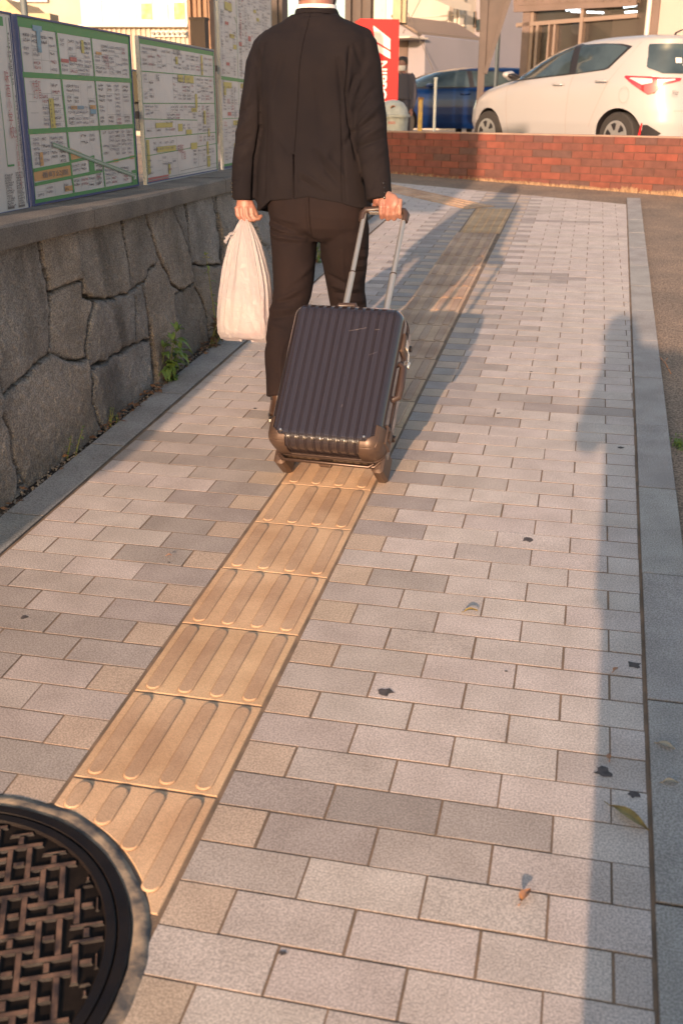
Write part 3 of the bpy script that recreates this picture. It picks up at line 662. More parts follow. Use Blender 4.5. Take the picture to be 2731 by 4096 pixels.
b.rect(.075, .715, .10, .79, OR, 4); b.rect(.255, .925, .32, .955, OR, 4); b.rect(.735, .80, .79, .822, OR, 4); b.rect(.92, .79, .965, .812, OR, 4)
b.kanji('大手町', .065, .375, .036, IR, False, .62); b.kanji('2丁目', .07, .42, .034, IR, False, .75); b.kanji('大手町', .70, .18, .028, IR, False, .7); b.kanji('1丁目', .715, .225, .026, IR, False, .7)
for (u, v) in ((.06, .335), (.045, .40), (.045, .44), (.05, .50)): b.line(u - .01, v, u + .05, v, .0012, LN)
b.finish()
# board 3: white map
b = Board(1.225, 2.375, .903, 1.51, 'white street map board with yellow blocks and a blue bottom rim', frame=FG, seed=21)
b.rect(0, 0, 1, .012, BL); b.rect(0, .012, 1, .045, GN); b.rect(0, .985, 1, 1, BL, 2); b.rect(0, .045, .014, .985, GN); b.rect(.985, .045, 1, .985, GN)
for v in (.215, .43, .67, .965): b.line(.014, v + .01, .985, v, .0035, GN if v < .9 else LN, 3)
b.line(.014, .545, .70, .565, .003, GN, 3); b.line(.70, .045, .70, .97, .002, LN); b.line(.38, .045, .40, .97, .002, LN); b.line(.014, .80, .985, .765, .003, GN); b.line(.43, .945, .985, .93, .002, IK)
b.rect(.02, .955, .27, .985, RE, 1)
b.lots(.03, .055, .37, .205, .85); b.lots(.40, .06, .69, .205, 1); b.lots(.71, .06, .97, .205)
b.lots(.03, .235, .15, .42, 1); b.lots(.38, .235, .69, .42, .9); b.lots(.71, .23, .97, .42); b.kanji('児童', .17, .28, .03, IK, False, .8)
b.lots(.03, .445, .2, .53, .8); b.lots(.22, .445, .69, .56, .75); b.lots(.71, .44, .97, .66)
b.lots(.03, .56, .38, .66, .5); b.lots(.42, .58, .69, .66, .6); b.lots(.10, .70, .38, .79, .8); b.lots(.72, .685, .97, .76)
b.lots(.14, .81, .39, .95, .6); b.lots(.62, .79, .98, .92, .8); b.lots(.03, .82, .1, .95)
for (u0, v0, u1, v1) in ((.43, .095, .46, .15), (.79, .055, .815, .21), (.45, .225, .52, .275), (.54, .225, .67, .28), (.68, .36, .71, .47), (.62, .47, .70, .50), (.80, .49, .83, .60), (.14, .575, .35, .61), (.53, .635, .61, .67), (.14, .745, .38, .785), (.59, .74, .68, .79), (.83, .74, .86, .85), (.83, .86, .875, .95), (.27, .88, .295, .955), (.86, .635, .885, .70)): b.rect(u0, v0, u1, v1, YE, 4)
b.kanji('村上産業', .40, .075, .026, IK, False, 1.0); b.kanji('味酒町', .40, .80, .042, IR, False, .75); b.kanji('1丁目', .44, .855, .042, IR, False, .75)
b.rect(.02, .69, .055, .93, YE, 2); b.text(.022, .70, 12, .012, IK, True)
b.finish()
# board 4: tall board passing behind the man
b = Board(2.495, 3.72, .903, 1.93, 'tall white map board rising above the picture behind the man', frame=FG, seed=33)
b.rect(0, .985, 1, 1, BL, 2); b.rect(0, .972, 1, .985, GN); b.line(.0, .535, 1, .548, .018, GN, 3); b.line(.30, .0, .30, .97, .005, GN, 3.2); b.line(.26, .22, .30, .25, .005, GN, 3.2)
b.line(0, .74, 1, .735, .003, GN); b.lots(.03, .03, .29, .52, .45); b.lots(.33, .03, .97, .52, .8); b.lots(.03, .57, .29, .73, .5); b.lots(.33, .57, .97, .73); b.lots(.03, .75, .29, .96, .9); b.lots(.33, .75, .97, .96)
for (u0, v0, u1, v1) in ((.10, .16, .22, .20), (.04, .555, .18, .585), (.04, .585, .08, .62), (.34, .555, .40, .58), (.50, .42, .56, .445), (.19, .75, .29, .775), (.19, .87, .27, .90), (.17, .31, .25, .33)): b.rect(u0, v0, u1, v1, YE, 4)
b.kanji('三番町', .35, .23, .05, IR, True, .8); b.kanji('本町', .09, .66, .03, IR, False, 1); b.text(.03, .2, 26, .018, I2, True); b.text(.36, .30, 20, .014, IK, True); b.text(.22, .58, 18, .014, IK, True)
b.finish()
# posts that carry the boards
def post(s0, s1, z1, lab, d0=-.13, d1=-.05):
    t = MB(); f = lambda u, v, d: Vector((*(A0 + ED * u + NB * d).xy, v))
    t.prism([(s0, .60), (s1, .60), (s1, z1), (s0, z1)], d0, d1, f); base = A0 + ED * (s0 + s1) / 2 + NB * d0; base.z = .6
    o = thing('board_post', lab, 'post', base, 'brown posts behind the map boards'); t.build('shaft', [m_brown], o)
    t = MB(); t.prism([(s0 - .004, z1), (s1 + .004, z1), (s1 + .004, z1 + .012), (s0 - .004, z1 + .012)], d0 - .004, d1 + .004, f); t.build('cap', [m_brown], o)
    t = MB(); t.prism([(s0 - .05, z1 - .25), (s1 + .02, z1 - .25), (s1 + .02, z1 - .22), (s0 - .05, z1 - .22)], d1, -.0145, f); t.build('bracket', [m_brown], o)
post(1.172, 1.224, 1.43, 'brown post in the gap between the green map and the white map')
post(2.40, 2.47, 1.66, 'taller brown post in the gap between the white map and the tall board')
# ---------------------------------------------------------------- brick wall
BU = Vector((1.433 + 1.45, 8.627 - 9.906, 0)).normalized(); BN = Vector((BU.y, -BU.x, 0))   # BN points to the camera
BO = Vector((-1.45, 9.906, 0))
mbk = bpy.data.materials.new('red_brick'); mbk.use_nodes = True; N_ = mbk.node_tree.nodes; L_ = mbk.node_tree.links; bs = N_['Principled BSDF']; bs.inputs['Roughness'].default_value = .85
va = N_.new('ShaderNodeVertexColor'); va.layer_name = 'Col'; tc = N_.new('ShaderNodeTexCoord'); nz = N_.new('ShaderNodeTexNoise'); nz.inputs['Scale'].default_value = 14; nz.inputs['Detail'].default_value = 8; L_.new(tc.outputs['Object'], nz.inputs['Vector'])
mr = N_.new('ShaderNodeMapRange'); mr.inputs[1].default_value = .3; mr.inputs[2].default_value = .7; mr.inputs[3].default_value = .8; mr.inputs[4].default_value = 1.15; L_.new(nz.outputs[0], mr.inputs[0])
vm_ = N_.new('ShaderNodeVectorMath'); vm_.operation = 'SCALE'; L_.new(va.outputs[0], vm_.inputs[0]); L_.new(mr.outputs[0], vm_.inputs['Scale']); L_.new(vm_.outputs[0], bs.inputs['Base Color'])
m_bm = mat('brick_mortar', (.13, .06, .045), .95, col2=(.09, .048, .038), ns=10); m_cap = mat('wall_cap', (.36, .24, .18), .9, col2=(.26, .17, .13), ns=5)
bw = thing('brick_wall', 'low red brick wall in front of the parked cars', 'wall', BO + Vector((0, 0, .6)))
t = MB(); cols = []; q = random.Random(2); BL_, BH, MG = .205, .067, .008
ztop = 1.0
for rrow in range(10):
    z1 = ztop - rrow * BH - .002; z0 = z1 - BH + MG; off = (rrow % 2) * BL_ / 2
    for k in range(-10, 50):
        u0 = k * BL_ + off; u1 = u0 + BL_ - MG; a = BO + BU * u0; d = q.uniform(0, .003)
        b0 = len(t.v)
        P = [BO + BU * u + BN * (.002 + d + e) for u, e in ((u0, 0), (u1, 0))]
        P0 = [(P[0].x, P[0].y), (P[1].x, P[1].y)]
        back = [BO + BU * u - BN * .05 for u in (u1, u0)]
        vs = []
        for z in (z0, z1): vs += [(P[0].x, P[0].y, z), (P[1].x, P[1].y, z), (back[0].x, back[0].y, z), (back[1].x, back[1].y, z)]
        t.add(vs, [(0, 1, 5, 4), (1, 2, 6, 5), (4, 5, 6, 7), (3, 2, 1, 0), (3, 0, 4, 7)])
        r = q.random(); c = (.155, .048, .034) if r < .5 else (.13, .048, .037) if r < .75 else (.185, .052, .034) if r < .88 else (.105, .05, .042)
        cols += [(c[0] * q.uniform(.9, 1.1), c[1], c[2], 1)] * 8
t.build('brickwork', [mbk], bw, cols=cols)
t = MB()
f = lambda u, v, d: BO + BU * u + BN * d + Vector((0, 0, v))
t.prism([(-2.0, .3), (10.2, .3), (10.2, .993), (-2.0, .993)], -.16, -.004, f); t.build('mortar_core', [m_bm], bw)
t = MB(); t.prism([(-2.06, 1.0), (10.26, 1.0), (10.26, 1.012), (-2.06, 1.012)], -.16, .006, f); t.build('cap', [m_cap], bw)
# ragged strip of dried weeds at its foot
t = MB(); q = random.Random(9); m_dry = mat('dry_weed', (.34, .22, .13), .9)
for k in range(2600):
    u = .95 + 4.0 * abs(q.random()) ** .8 if k % 5 else q.uniform(0, 6); z = .061 * (BO + BU * u).y; p = BO + BU * u + BN * q.uniform(.005, .03); p.z = z - .02
    h = q.uniform(.015, .045) * (1.0 if u > 2.6 else .5) * (.5 + noise.noise((u * 4, 1, 1)) * .9 + .3); a = q.uniform(0, 6.28); d = Vector((math.cos(a), math.sin(a), 0)) * .006; tip = p + Vector((q.gauss(0, .012), q.gauss(0, .012), max(.004, h) + .018))
    t.add([p - d, p + d, tip], [(0, 1, 2)])
tag(t.build('dried_weeds', [m_dry]), 'dry straw coloured weeds along the foot of the brick wall', 'weeds', kind='stuff')
# ---------------------------------------------------------------- posts and bins behind the brick wall
def stick(name, px, ptop, dep, r, mm, label, cat, capm=None):
    p = at(px, ptop, dep); base = Vector((p.x, p.y, LZ)); o = thing(name, label, cat, base)
    t = MB(); t.tube([base, Vector((p.x, p.y, p.z - .03))], r, 20); smooth_by_angle(t.build('shaft', [mm], o), 40)
    t = MB(); t.tube([Vector((p.x, p.y, p.z - .03)), p - Vector((0, 0, .006)), p], [r * 1.25, r * 1.25, r * .9], 20); smooth_by_angle(t.build('cap', [capm or mm], o), 40); return o
m_yel = mat('yellow_paint', (.62, .38, .08), .6, col2=(.42, .26, .10), ns=25); m_rusty = mat('rusty_yellow', (.42, .22, .07), .8, col2=(.10, .05, .03), ns=40); m_wpost = mat('white_post_paint', (.62, .60, .56), .5)
stick('bollard', 966, 222, 11.7, .027, m_yel, 'short yellow bollard with rusty top just behind the brick wall', 'bollard', m_rusty)
stick('pole', 1000.5, 176, 11.6, .017, m_wpost, 'thin white pole standing between the yellow bollard and the white car', 'pole')
m_bin = mat('bin_plastic', (.50, .50, .45), .6, col2=(.36, .36, .33), ns=12); m_dk = mat('dark_hole', (.02, .018, .016), .8); m_brim = mat('bin_ring', (.35, .12, .05), .6); m_redt = mat('faded_red_print', (.55, .20, .16), .7)
for i, (px, lab) in enumerate(((900, 'dirty white recycling bin with domed lid beside the yellow bollard'), (862, 'dirty white recycling bin mostly hidden behind the man, left of the other bin'))):
    p = at(px + 3, 228, 12.4); base = Vector((p.x, p.y, LZ)); o = thing('recycling_bin', lab, 'bin', base, 'recycling bins behind the brick wall')
    t = MB(); h = p.z - LZ; t.rings([(p.x, p.y, LZ, .15, .15, 4), (p.x, p.y, LZ + h * .5, .165, .165, 4), (p.x, p.y, LZ + h - .19, .175, .175, 4)], 32); smooth_by_angle(t.build('bin_body', [m_bin], o), 50)
    t = MB(); t.rings([(p.x, p.y, p.z - .195, .195, .195, 4), (p.x, p.y, p.z - .165, .195, .195, 4), (p.x, p.y, p.z - .16, .175, .175, 4), (p.x, p.y, p.z - .09, .16, .165, 3.4), (p.x, p.y, p.z - .035, .12, .13, 3), (p.x, p.y, p.z - .008, .07, .08, 2.4), (p.x, p.y, p.z, .02, .03, 2)], 36); lid_ = smooth_by_angle(t.build('bin_lid', [m_bin], o), 50)
    t = MB(); v = (CAM - p); v.z = 0; v.normalize(); c = p + v * .155 + Vector((0, 0, -.095)); t.cyl(c - v * .03, c + v * .008, .034, 20, 0); t.cyl(c + v * .006, c + v * .0105, .024, 20, 1); t.build('bottle_hole', [m_brim, m_dk], lid_)
    t = MB(); s_ = v.cross(Vector((0, 0, 1))); c = Vector((p.x, p.y, p.z - .27)) + v * .178
    for k in range(5): t.quad(c + s_ * (-.05 + k * .022), c + s_ * (-.034 + k * .022), c + s_ * (-.036 + k * .022) + Vector((0, 0, .03)), c + s_ * (-.048 + k * .022) + Vector((0, 0, .03)))
    t.build('print', [m_redt], o)
# ---------------------------------------------------------------- red rental sign box
m_red = mat('sign_red', (.60, .022, .022), .5, spec=.25, col2=(.54, .02, .02), ns=3); m_sw = mat('sign_white', (.72, .66, .62), .5)
n_ = Vector((.36, -1, 0)).normalized(); q0 = at(870, 150, 13.2)
tl = on(826, 38, n_, q0); tr = on(917, 43, n_, q0); ux = (tr - tl); ux.z = 0; wS = ux.length; ux.normalize(); dz = Vector((0, 0, 1)); zt = tr.z
so = thing('rental_sign', 'tall red rental shop sign box with white emblem and white lettering running downward', 'sign', Vector((tl.x, tl.y, LZ)))
t = MB(); ff = lambda u, v, d: Vector((tl.x, tl.y, 0)) + ux * u + n_ * d + dz * v
t.prism([(0, LZ), (wS, LZ), (wS, zt), (0, zt)], -.45, 0, ff); t.build('sign_box', [m_red], so)
t = MB(); 
def SP(px, py, o=.003): return on(px, py, n_, q0 + n_ * o)
t.add([SP(857, 57), SP(896, 88), SP(896, 113), SP(860, 92)], [(3, 2, 1, 0)]); t.add([SP(861, 97), SP(896, 118), SP(896, 134), SP(866, 117)], [(3, 2, 1, 0)])
t.build('emblem', [m_sw], so)
cu = bpy.data.curves.new('t', 'FONT'); cu.body = 'NIPPON'; cu.size = .165; cu.resolution_u = 3; cu.offset = .004; cu.space_character = 1.0
to = bpy.data.objects.new('t', cu); COL.objects.link(to); dg = bpy.context.evaluated_depsgraph_get(); me = bpy.data.meshes.new_from_object(to.evaluated_get(dg)); bpy.data.objects.remove(to); t = MB()
o0 = SP(868, 137); t.add([o0 + ux * (v.co.y) - dz * v.co.x for v in me.vertices], [tuple(p.vertices) for p in me.polygons]); t.build('lettering', [m_sw], so)
# ---------------------------------------------------------------- plants
m_leafg = mat('leaf_green', (.10, .17, .035), .55, col2=(.16, .24, .05), ns=30); m_leafd = mat('leaf_dark', (.045, .06, .025), .7, col2=(.12, .05, .03), ns=25); m_stem = mat('stem', (.16, .17, .06), .7); m_flo = mat('flower_yellow', (.62, .48, .06), .6)
def blade(t, p, d, ln, wd, droop, mi=0, K=6, up=Vector((0, 0, 1))):
    d = d.normalized(); s = d.cross(up).normalized(); vs = []
    for i in range(K + 1):
        f = i / K; c = p + d * ln * f - up * (droop * ln * f * f); ww = wd * (math.sin(math.pi * f ** .75) * .95 + .05) * (1 - f * .15) / 2
        vs += [c - s * ww + up * ww * .35, c, c + s * ww + up * ww * .35]
    t.add(vs, [(i * 3 + j, i * 3 + j + 1, i * 3 + 4 + j, i * 3 + 3 + j) for i in range(K) for j in range(2)], mi)
def weed(base, label, nst, hgt, seed, lw=(.10, .024), dark=False, flowers=False, lean=Vector((.12, 0, 0)), nl=8):
    q = random.Random(seed); o = thing('weed', label, 'weed', base, 'weeds growing at the foot of the stone wall'); t = MB(); ts = MB(); tf = MB()
    for s in range(nst):
        h = hgt * q.uniform(.55, 1) if s else hgt; ld = lean + Vector((q.gauss(0, .12), q.gauss(0, .18), 0)); pts = [base + Vector((q.gauss(0, .012), q.gauss(0, .02), 0))]
        for k in range(5): pts.append(pts[0] + Vector((ld.x * h * (k + 1) / 5, ld.y * h * ((k + 1) / 5) ** 1.5, h * (k + 1) / 5)))
        ts.tube(pts, [.0032, .003, .0027, .0022, .0018, .001], 6)
        for k in range(nl):
            f = (k + .6) / nl; i = min(4, int(f * 5)); c = pts[i].lerp(pts[i + 1], f * 5 - i); a = k * 2.4 + q.uniform(-.4, .4)
            d = Vector((math.cos(a) * .9 + .35, math.sin(a), q.uniform(.25, .7))); L0 = lw[0] * q.uniform(.65, 1.1) * (1.0 - .35 * abs(f - .55))
            blade(t, c, d, L0, lw[1] * q.uniform(.8, 1.2), q.uniform(.5, .9), 0)
            if lw[0] > .07:   # lobed leaf: side lobes
                for sgn in (-1, 1): blade(t, c + d.normalized() * L0 * .12, Matrix.Rotation(sgn * .55, 3, 'Z') @ d, L0 * .62, lw[1] * .75, .6, 0, 4)
        for k in range(3): blade(t, pts[-1], Vector((q.gauss(0, .6), q.gauss(0, .6), 1)), lw[0] * .6, lw[1] * .6, .3)
        if flowers:
            for k in range(7):
                c = pts[-1] + Vector((q.gauss(0, .005), q.gauss(0, .006), q.uniform(-.012, .008)))
                for a in range(5): blade(tf, c, Vector((math.cos(a * 1.26), math.sin(a * 1.26), .5)), .007, .005, .2, 0, 2)
        if flowers and tf.v: tf.build('flower_head', [m_flo], o); tf = MB()
    ts.build('stem', [m_stem], o); t.build('leaves', [m_leafd if dark else m_leafg], o, smooth=True)
weed(Vector((-1.062, 2.47, .145)), 'bright green weed with broad pointed leaves at the wall foot, nearest the lit paving', 4, .21, 3, lw=(.095, .03), nl=7)
weed(Vector((-1.065, 3.12, .185)), 'dark reddish weed clump with a stem of yellow flowers behind the plastic bag', 2, .42, 5, lw=(.05, .012), flowers=True, nl=12)
weed(Vector((-1.06, 3.02, .18)), 'low dark reddish leafy clump under the plastic bag', 6, .13, 6, lw=(.06, .02), dark=True, lean=Vector((.3, 0, 0)), nl=6)
weed(Vector((-1.07, 1.90, .112)), 'thin pale green sprout under the wide vertical stain on the wall', 4, .07, 7, lw=(.02, .004), nl=8)
weed(Vector((-1.075, 1.56, .09)), 'small faded sprig at the foot of the largest rounded stone', 2, .10, 8, lw=(.02, .008), nl=8)
weed(Vector((-1.04, 5.0, .305)), 'small green weed seen between the legs of the man', 5, .16, 9, lw=(.05, .015), dark=False, nl=7)
t = MB(); q = random.Random(12)
for k in range(260):
    a = q.uniform(0, 6.28); r = abs(q.gauss(0, .022)); c = sw(.985 + r * math.cos(a) * .6, 2.17 + r * 2 * math.sin(a), -.018); blade(t, c, Vector((q.gauss(0, .5), q.gauss(0, .5), 1)), q.uniform(.008, .022), .004, .3, 0, 3)
tag(t.build('moss_tuft', [m_leafg]), 'small green mossy tuft at the outer edge of the right kerb', 'moss', kind='stuff')
t = MB(); t.tube([sw(.965, 3.25, .0), sw(.985, 3.1, .012), sw(1.0, 2.98, .003)], .003, 6); t.tube([sw(.98, 3.12, .01), sw(.995, 3.16, .02)], .0018, 5); tag(t.build('dry_stalk', [ml2]), 'orange dried stalk lying beside the right kerb', 'stalk')
# ---------------------------------------------------------------- suitcase
SX, SY = -.142, 1.587
lean, yaw, roll = R(47.9), R(4.8), R(.8)
fw_ = Vector((math.sin(yaw), math.cos(yaw), 0)); rt_ = Vector((math.cos(yaw), -math.sin(yaw), 0)); upz = Vector((0, 0, 1))
a_ = fw_ * math.cos(lean) + upz * math.sin(lean); n_s = -fw_ * math.sin(lean) + upz * math.cos(lean)
r2 = rt_ * math.cos(roll) + a_ * math.sin(roll); a2 = a_ * math.cos(roll) - rt_ * math.sin(roll)
# local frame: x = width, y = along the case, z = towards its front face
base = SROT @ Vector((SX, SY, 0)); R3 = SROT.to_3x3(); ax, ay, az = R3 @ r2, R3 @ a2, R3 @ n_s
SM = Matrix(((ax.x, ay.x, az.x, base.x), (ax.y, ay.y, az.y, base.y), (ax.z, ay.z, az.z, base.z), (0, 0, 0, 1)))
suit = thing('suitcase', 'dark glossy ribbed hard shell cabin suitcase pulled along the tactile strip', 'suitcase', SM)
m_shell = mat('suitcase_shell', (.021, .0155, .0185), .21, .0, spec=.65, coat=.65, bump=.04, bs=60, dist=.001)
m_shell2 = mat('suitcase_back', (.018, .012, .011), .22, spec=.7, coat=.8)
m_guard = mat('corner_guard', (.085, .055, .042), .42, .35, bump=.1, bs=400, dist=.0006); m_trim = mat('frame_trim', (.06, .038, .03), .3, .5); m_tubeal = mat('handle_tube', (.42, .41, .40), .35, .75)
m_grip = mat('grip_plastic', (.045, .028, .023), .4); m_wheel = mat('wheel_rubber', (.13, .085, .055), .6, col2=(.09, .06, .045), ns=30); m_chrome = mat('bright_metal', (.75, .68, .6), .22, .9)
Wd, Ln, Y00, DF, ZM = .372, .505, .025, .088, .115     # width, length, start, half depth, mid plane
def rbox(lo, hi, rad, nx, ny, nz, keep, disp=None, off=0.0, xs=None):
    """rounded box surface built from its faces; keep(p) filters, disp(p,n) gives a push along the normal"""
    t = MB(); L3 = np.array(lo); H3 = np.array(hi); cen = (L3 + H3) / 2
    def side(fix, val, ua, va, un, vn):
        us = np.linspace(L3[ua], H3[ua], un) if not (xs is not None and ua == 0) else xs
        vs_ = np.linspace(L3[va], H3[va], vn); idx = {}
        for i, u in enumerate(us):
            for j, v in enumerate(vs_):
                p = np.zeros(3); p[fix] = val; p[ua] = u; p[va] = v
                inn = np.clip(p, L3 + rad, H3 - rad); d = p - inn; l = np.linalg.norm(d); nn = d / l if l > 1e-9 else d
                if l < 1e-9: nn = np.zeros(3); nn[fix] = 1 if val > cen[fix] else -1
                k = disp(p, nn) if disp else 0
                p = inn + nn * (rad + off + k); idx[i, j] = len(t.v); t.v.append(tuple(p))
        flip = (np.cross(np.eye(3)[ua], np.eye(3)[va])[fix] > 0) != (val > cen[fix])
        for i in range(len(us) - 1):
            for j in range(vn - 1):
                q_ = [idx[i, j], idx[i + 1, j], idx[i + 1, j + 1], idx[i, j + 1]]
                c = np.mean([t.v[k] for k in q_], axis=0)
                if keep(c, fix, val > cen[fix]): t.f.append(tuple(q_[::-1] if flip else q_)); t.m.append(0)
    side(2, H3[2], 0, 1, nx, ny); side(2, L3[2], 0, 1, nx, ny)
    side(1, L3[1], 0, 2, nx, nz); side(1, H3[1], 0, 2, nx, nz)
    side(0, L3[0], 1, 2, ny, nz); side(0, H3[0], 1, 2, ny, nz)
    return t
lo, hi = (-Wd / 2, Y00, ZM - .095), (Wd / 2, Y00 + Ln, ZM + DF + .01)
PIT = .0268
xsr = np.unique(np.concatenate([np.linspace(-Wd / 2, Wd / 2, 40)] + [g + np.array([-.0070, -.0062, -.0052, -.0044, -.0036, -.0028, -.0019, -.001, 0, .001, .0019, .0028, .0036, .0044, .0052, .0062, .0070]) for g in np.arange(-6, 7) * PIT]))
xsr = xsr[(xsr >= -Wd / 2) & (xsr <= Wd / 2)]
def ribs(p, n):
    if abs(n[0]) > .75: return 0
    g = (p[0] / PIT); d = abs(g - round(g)) * PIT
    if abs(round(g)) > 6: return 0
    # a narrow bead standing in a shallow valley
    return .0010 * math.exp(-(d / .0012) ** 2) - .0032 * math.exp(-((d - .0030) / .0011) ** 2)
def notcorner(c): return True
t = rbox(lo, hi, .045, 60, 90, 26, lambda c, f, s: c[2] > ZM + .006, ribs, xs=xsr)
t.build('front_shell', [m_shell], suit, smooth=True, local=True)
t = rbox(lo, hi, .045, 60, 60, 20, lambda c, f, s: c[2] < ZM - .006, ribs, xs=xsr)
t.build('back_shell', [m_shell2], suit, smooth=True, local=True)
def outline(off, z, rad=.045, n=12):
    pts = []
    for cx, cy, a0 in ((Wd / 2 - rad, Y00 + Ln - rad, 0), (-Wd / 2 + rad, Y00 + Ln - rad, 90), (-Wd / 2 + rad, Y00 + rad, 180), (Wd / 2 - rad, Y00 + rad, 270)):
        for k in range(n + 1): a = R(a0 + 90 * k / n); pts.append((cx + (rad + off) * math.cos(a), cy + (rad + off) * math.sin(a), z))
    return pts
t = MB()
for off, z0, z1 in ((.0035, -.011, -.0035), (.0035, .0035, .011), (.0012, -.0035, .0035)):
    rings_ = [outline(off - .004, ZM + z0), outline(off, ZM + z0 + .001), outline(off, ZM + z1 - .001), outline(off - .004, ZM + z1)]; n = len(rings_[0]); b0 = len(t.v)
    for r_ in rings_: t.v += r_
    for a in range(3):
        for k in range(n): t.f.append((b0 + a * n + k, b0 + a * n + (k + 1) % n, b0 + a * n + n + (k + 1) % n, b0 + a * n + n + k)); t.m.append(0)
smooth_by_angle(t.build('frame', [m_trim], suit, local=True), 40)
t = MB(); P = [(-.155, .018, ZM + .0), (-.14, .006, ZM), (.14, .006, ZM), (.155, .018, ZM)]; t.tube(P, .0055, 10); t.tube([(-.17, .03, ZM - .012), (-.155, .012, ZM - .014), (.155, .012, ZM - .014), (.17, .03, ZM - .012)], .006, 10); smooth_by_angle(t.build('bottom_rail', [m_trim], suit, local=True), 50)
t = MB(); t.box((-.03, .002, ZM - .034), (.012, .026, ZM - .018), bev=.003); t.build('bottom_catch', [m_guard], suit, local=True)
# corner guards over the two lower front corners
def guard(sgn):
    def keep(c, f, s):
        u = Wd / 2 - abs(c[0]); v = c[1] - Y00; w2 = c[2]
        if c[0] * sgn < 0 or w2 < ZM + .012: return False
        return (u < .020 + .046 * max(0, 1 - v / .050) ** .6 if v > -.01 else True) and v < .088 or (u < .064 and v < .030)
    t = rbox(lo, hi, .045, 110, 150, 40, keep, None, off=.0042)
    g = t.build('corner_guard', [m_guard], suit, smooth=True, local=True); so = g.modifiers.new('s', 'SOLIDIFY'); so.thickness = .003; so.offset = -1; apply_mods(g)
    t = MB(); x = sgn * (Wd / 2 - .05); t.tube([(x, Y00 + .042, hi[2] + .001), (x, Y00 + .042, hi[2] + .0062)], [.0045, .0036], 12); smooth_by_angle(t.build('rivet', [m_chrome], g, local=True))
    t = MB(); x = sgn * (Wd / 2 - .055); t.box((x - .014, Y00 - .0035, ZM + .018), (x + .014, Y00 - .001, ZM + .026), bev=.0008); t.build('rivet', [m_chrome], g, local=True)
guard(-1); guard(1)
for sgn in (-1, 1):
    x = sgn * (Wd / 2 - .022)
    t = MB(); t.box((x - .019, -.004, -.006), (x + .019, .085, ZM - .012), bev=.008); h = smooth_by_angle(t.build('wheel_housing', [m_guard], suit, local=True))
    t = MB(); t.tube([(x - .012, .022, .016), (x - .010, .022, .016), (x + .010, .022, .016), (x + .012, .022, .016)], [.024, .026, .026, .024], 28); wv = smooth_by_angle(t.build('wheel', [m_wheel], suit, local=True))
    t = MB(); t.cyl((x - .0145, .022, .016), (x + .0145, .022, .016), .009, 16); t.build('hub', [m_guard], wv, local=True)
# side feet, handles, lock
t = MB()
for y in (.10, .42): t = MB(); t.tube([(Wd / 2 - .002, Y00 + y, ZM - .045), (Wd / 2 + .012, Y00 + y, ZM - .045)], [.013, .010], 16); smooth_by_angle(t.build('side_foot', [m_grip], suit, local=True))
t = MB(); y0 = Y00 + .20; t.tube([(Wd / 2 - .004, y0, ZM + .03), (Wd / 2 + .017, y0 + .012, ZM + .03), (Wd / 2 + .019, y0 + .05, ZM + .03), (Wd / 2 + .017, y0 + .115, ZM + .03), (Wd / 2 - .004, y0 + .13, ZM + .03)], [.008, .0085, .009, .0085, .008], 12, flat=1.3); smooth_by_angle(t.build('side_handle', [m_grip], suit, local=True), 60)
for yy in (.075, .395):
    t = MB(); t.box((Wd / 2 - .003, Y00 + yy - .035, ZM - .02), (Wd / 2 + .009, Y00 + yy + .035, ZM + .055), bev=.006); lt = smooth_by_angle(t.build('latch', [m_guard], suit, local=True))
    t = MB(); t.box((Wd / 2 + .008, Y00 + yy - .012, ZM + .0), (Wd / 2 + .013, Y00 + yy + .02, ZM + .035), bev=.002); t.build('latch_plate', [m_chrome if yy > .2 else m_guard], lt, local=True)
t = MB(); t.tube([(Wd / 2 + .010, Y00 + .40, ZM + .02), (Wd / 2 + .020, Y00 + .37, ZM + .012), (Wd / 2 + .021, Y00 + .345, ZM + .005)], .0022, 8); t.box((Wd / 2 + .014, Y00 + .325, ZM - .002), (Wd / 2 + .028, Y00 + .348, ZM + .010), bev=.002); smooth_by_angle(t.build('zip_pull', [m_chrome], suit, local=True), 50)
t = MB(); t.tube([(-.052, Y00 + Ln - .006, ZM + .05), (-.045, Y00 + Ln + .010, ZM + .052), (.008, Y00 + Ln + .012, ZM + .053), (.016, Y00 + Ln - .006, ZM + .05)], [.007, .0085, .0085, .007], 12, flat=1.3); smooth_by_angle(t.build('top_handle', [m_grip], suit, local=True), 60)
# telescopic handle
HZ = .022
for sgn in (-1, 1):
    x = sgn * .073; t = MB(); t.tube([(x, Y00 + Ln - .03, HZ), (x, .745, HZ)], .0105, 16, flat=1.25); t.tube([(x, .745, HZ), (x, .749, HZ)], .0112, 16, mi=1, flat=1.25); t.tube([(x, .749, HZ), (x, .985, HZ)], .0082, 16, flat=1.25); smooth_by_angle(t.build('telescopic_tube', [m_tubeal, m_grip], suit, local=True), 40)
t = MB(); P = [(-.078, .957, HZ), (-.079, .985, HZ), (-.070, .998, HZ), (-.03, 1.003, HZ), (.03, 1.003, HZ), (.070, .998, HZ), (.079, .985, HZ), (.078, .957, HZ)]
t.tube(P, [.0105, .0125, .0125, .0115, .0115, .0125, .0125, .0105], 14, flat=1.25); gp = smooth_by_angle(t.build('grip', [m_grip], suit, local=True), 60)
t = MB(); t.box((-.055, .984, HZ - .006), (.055, .990, HZ + .010), bev=.0015); t.build('grip_insert', [m_chrome], gp, local=True)
t = MB()
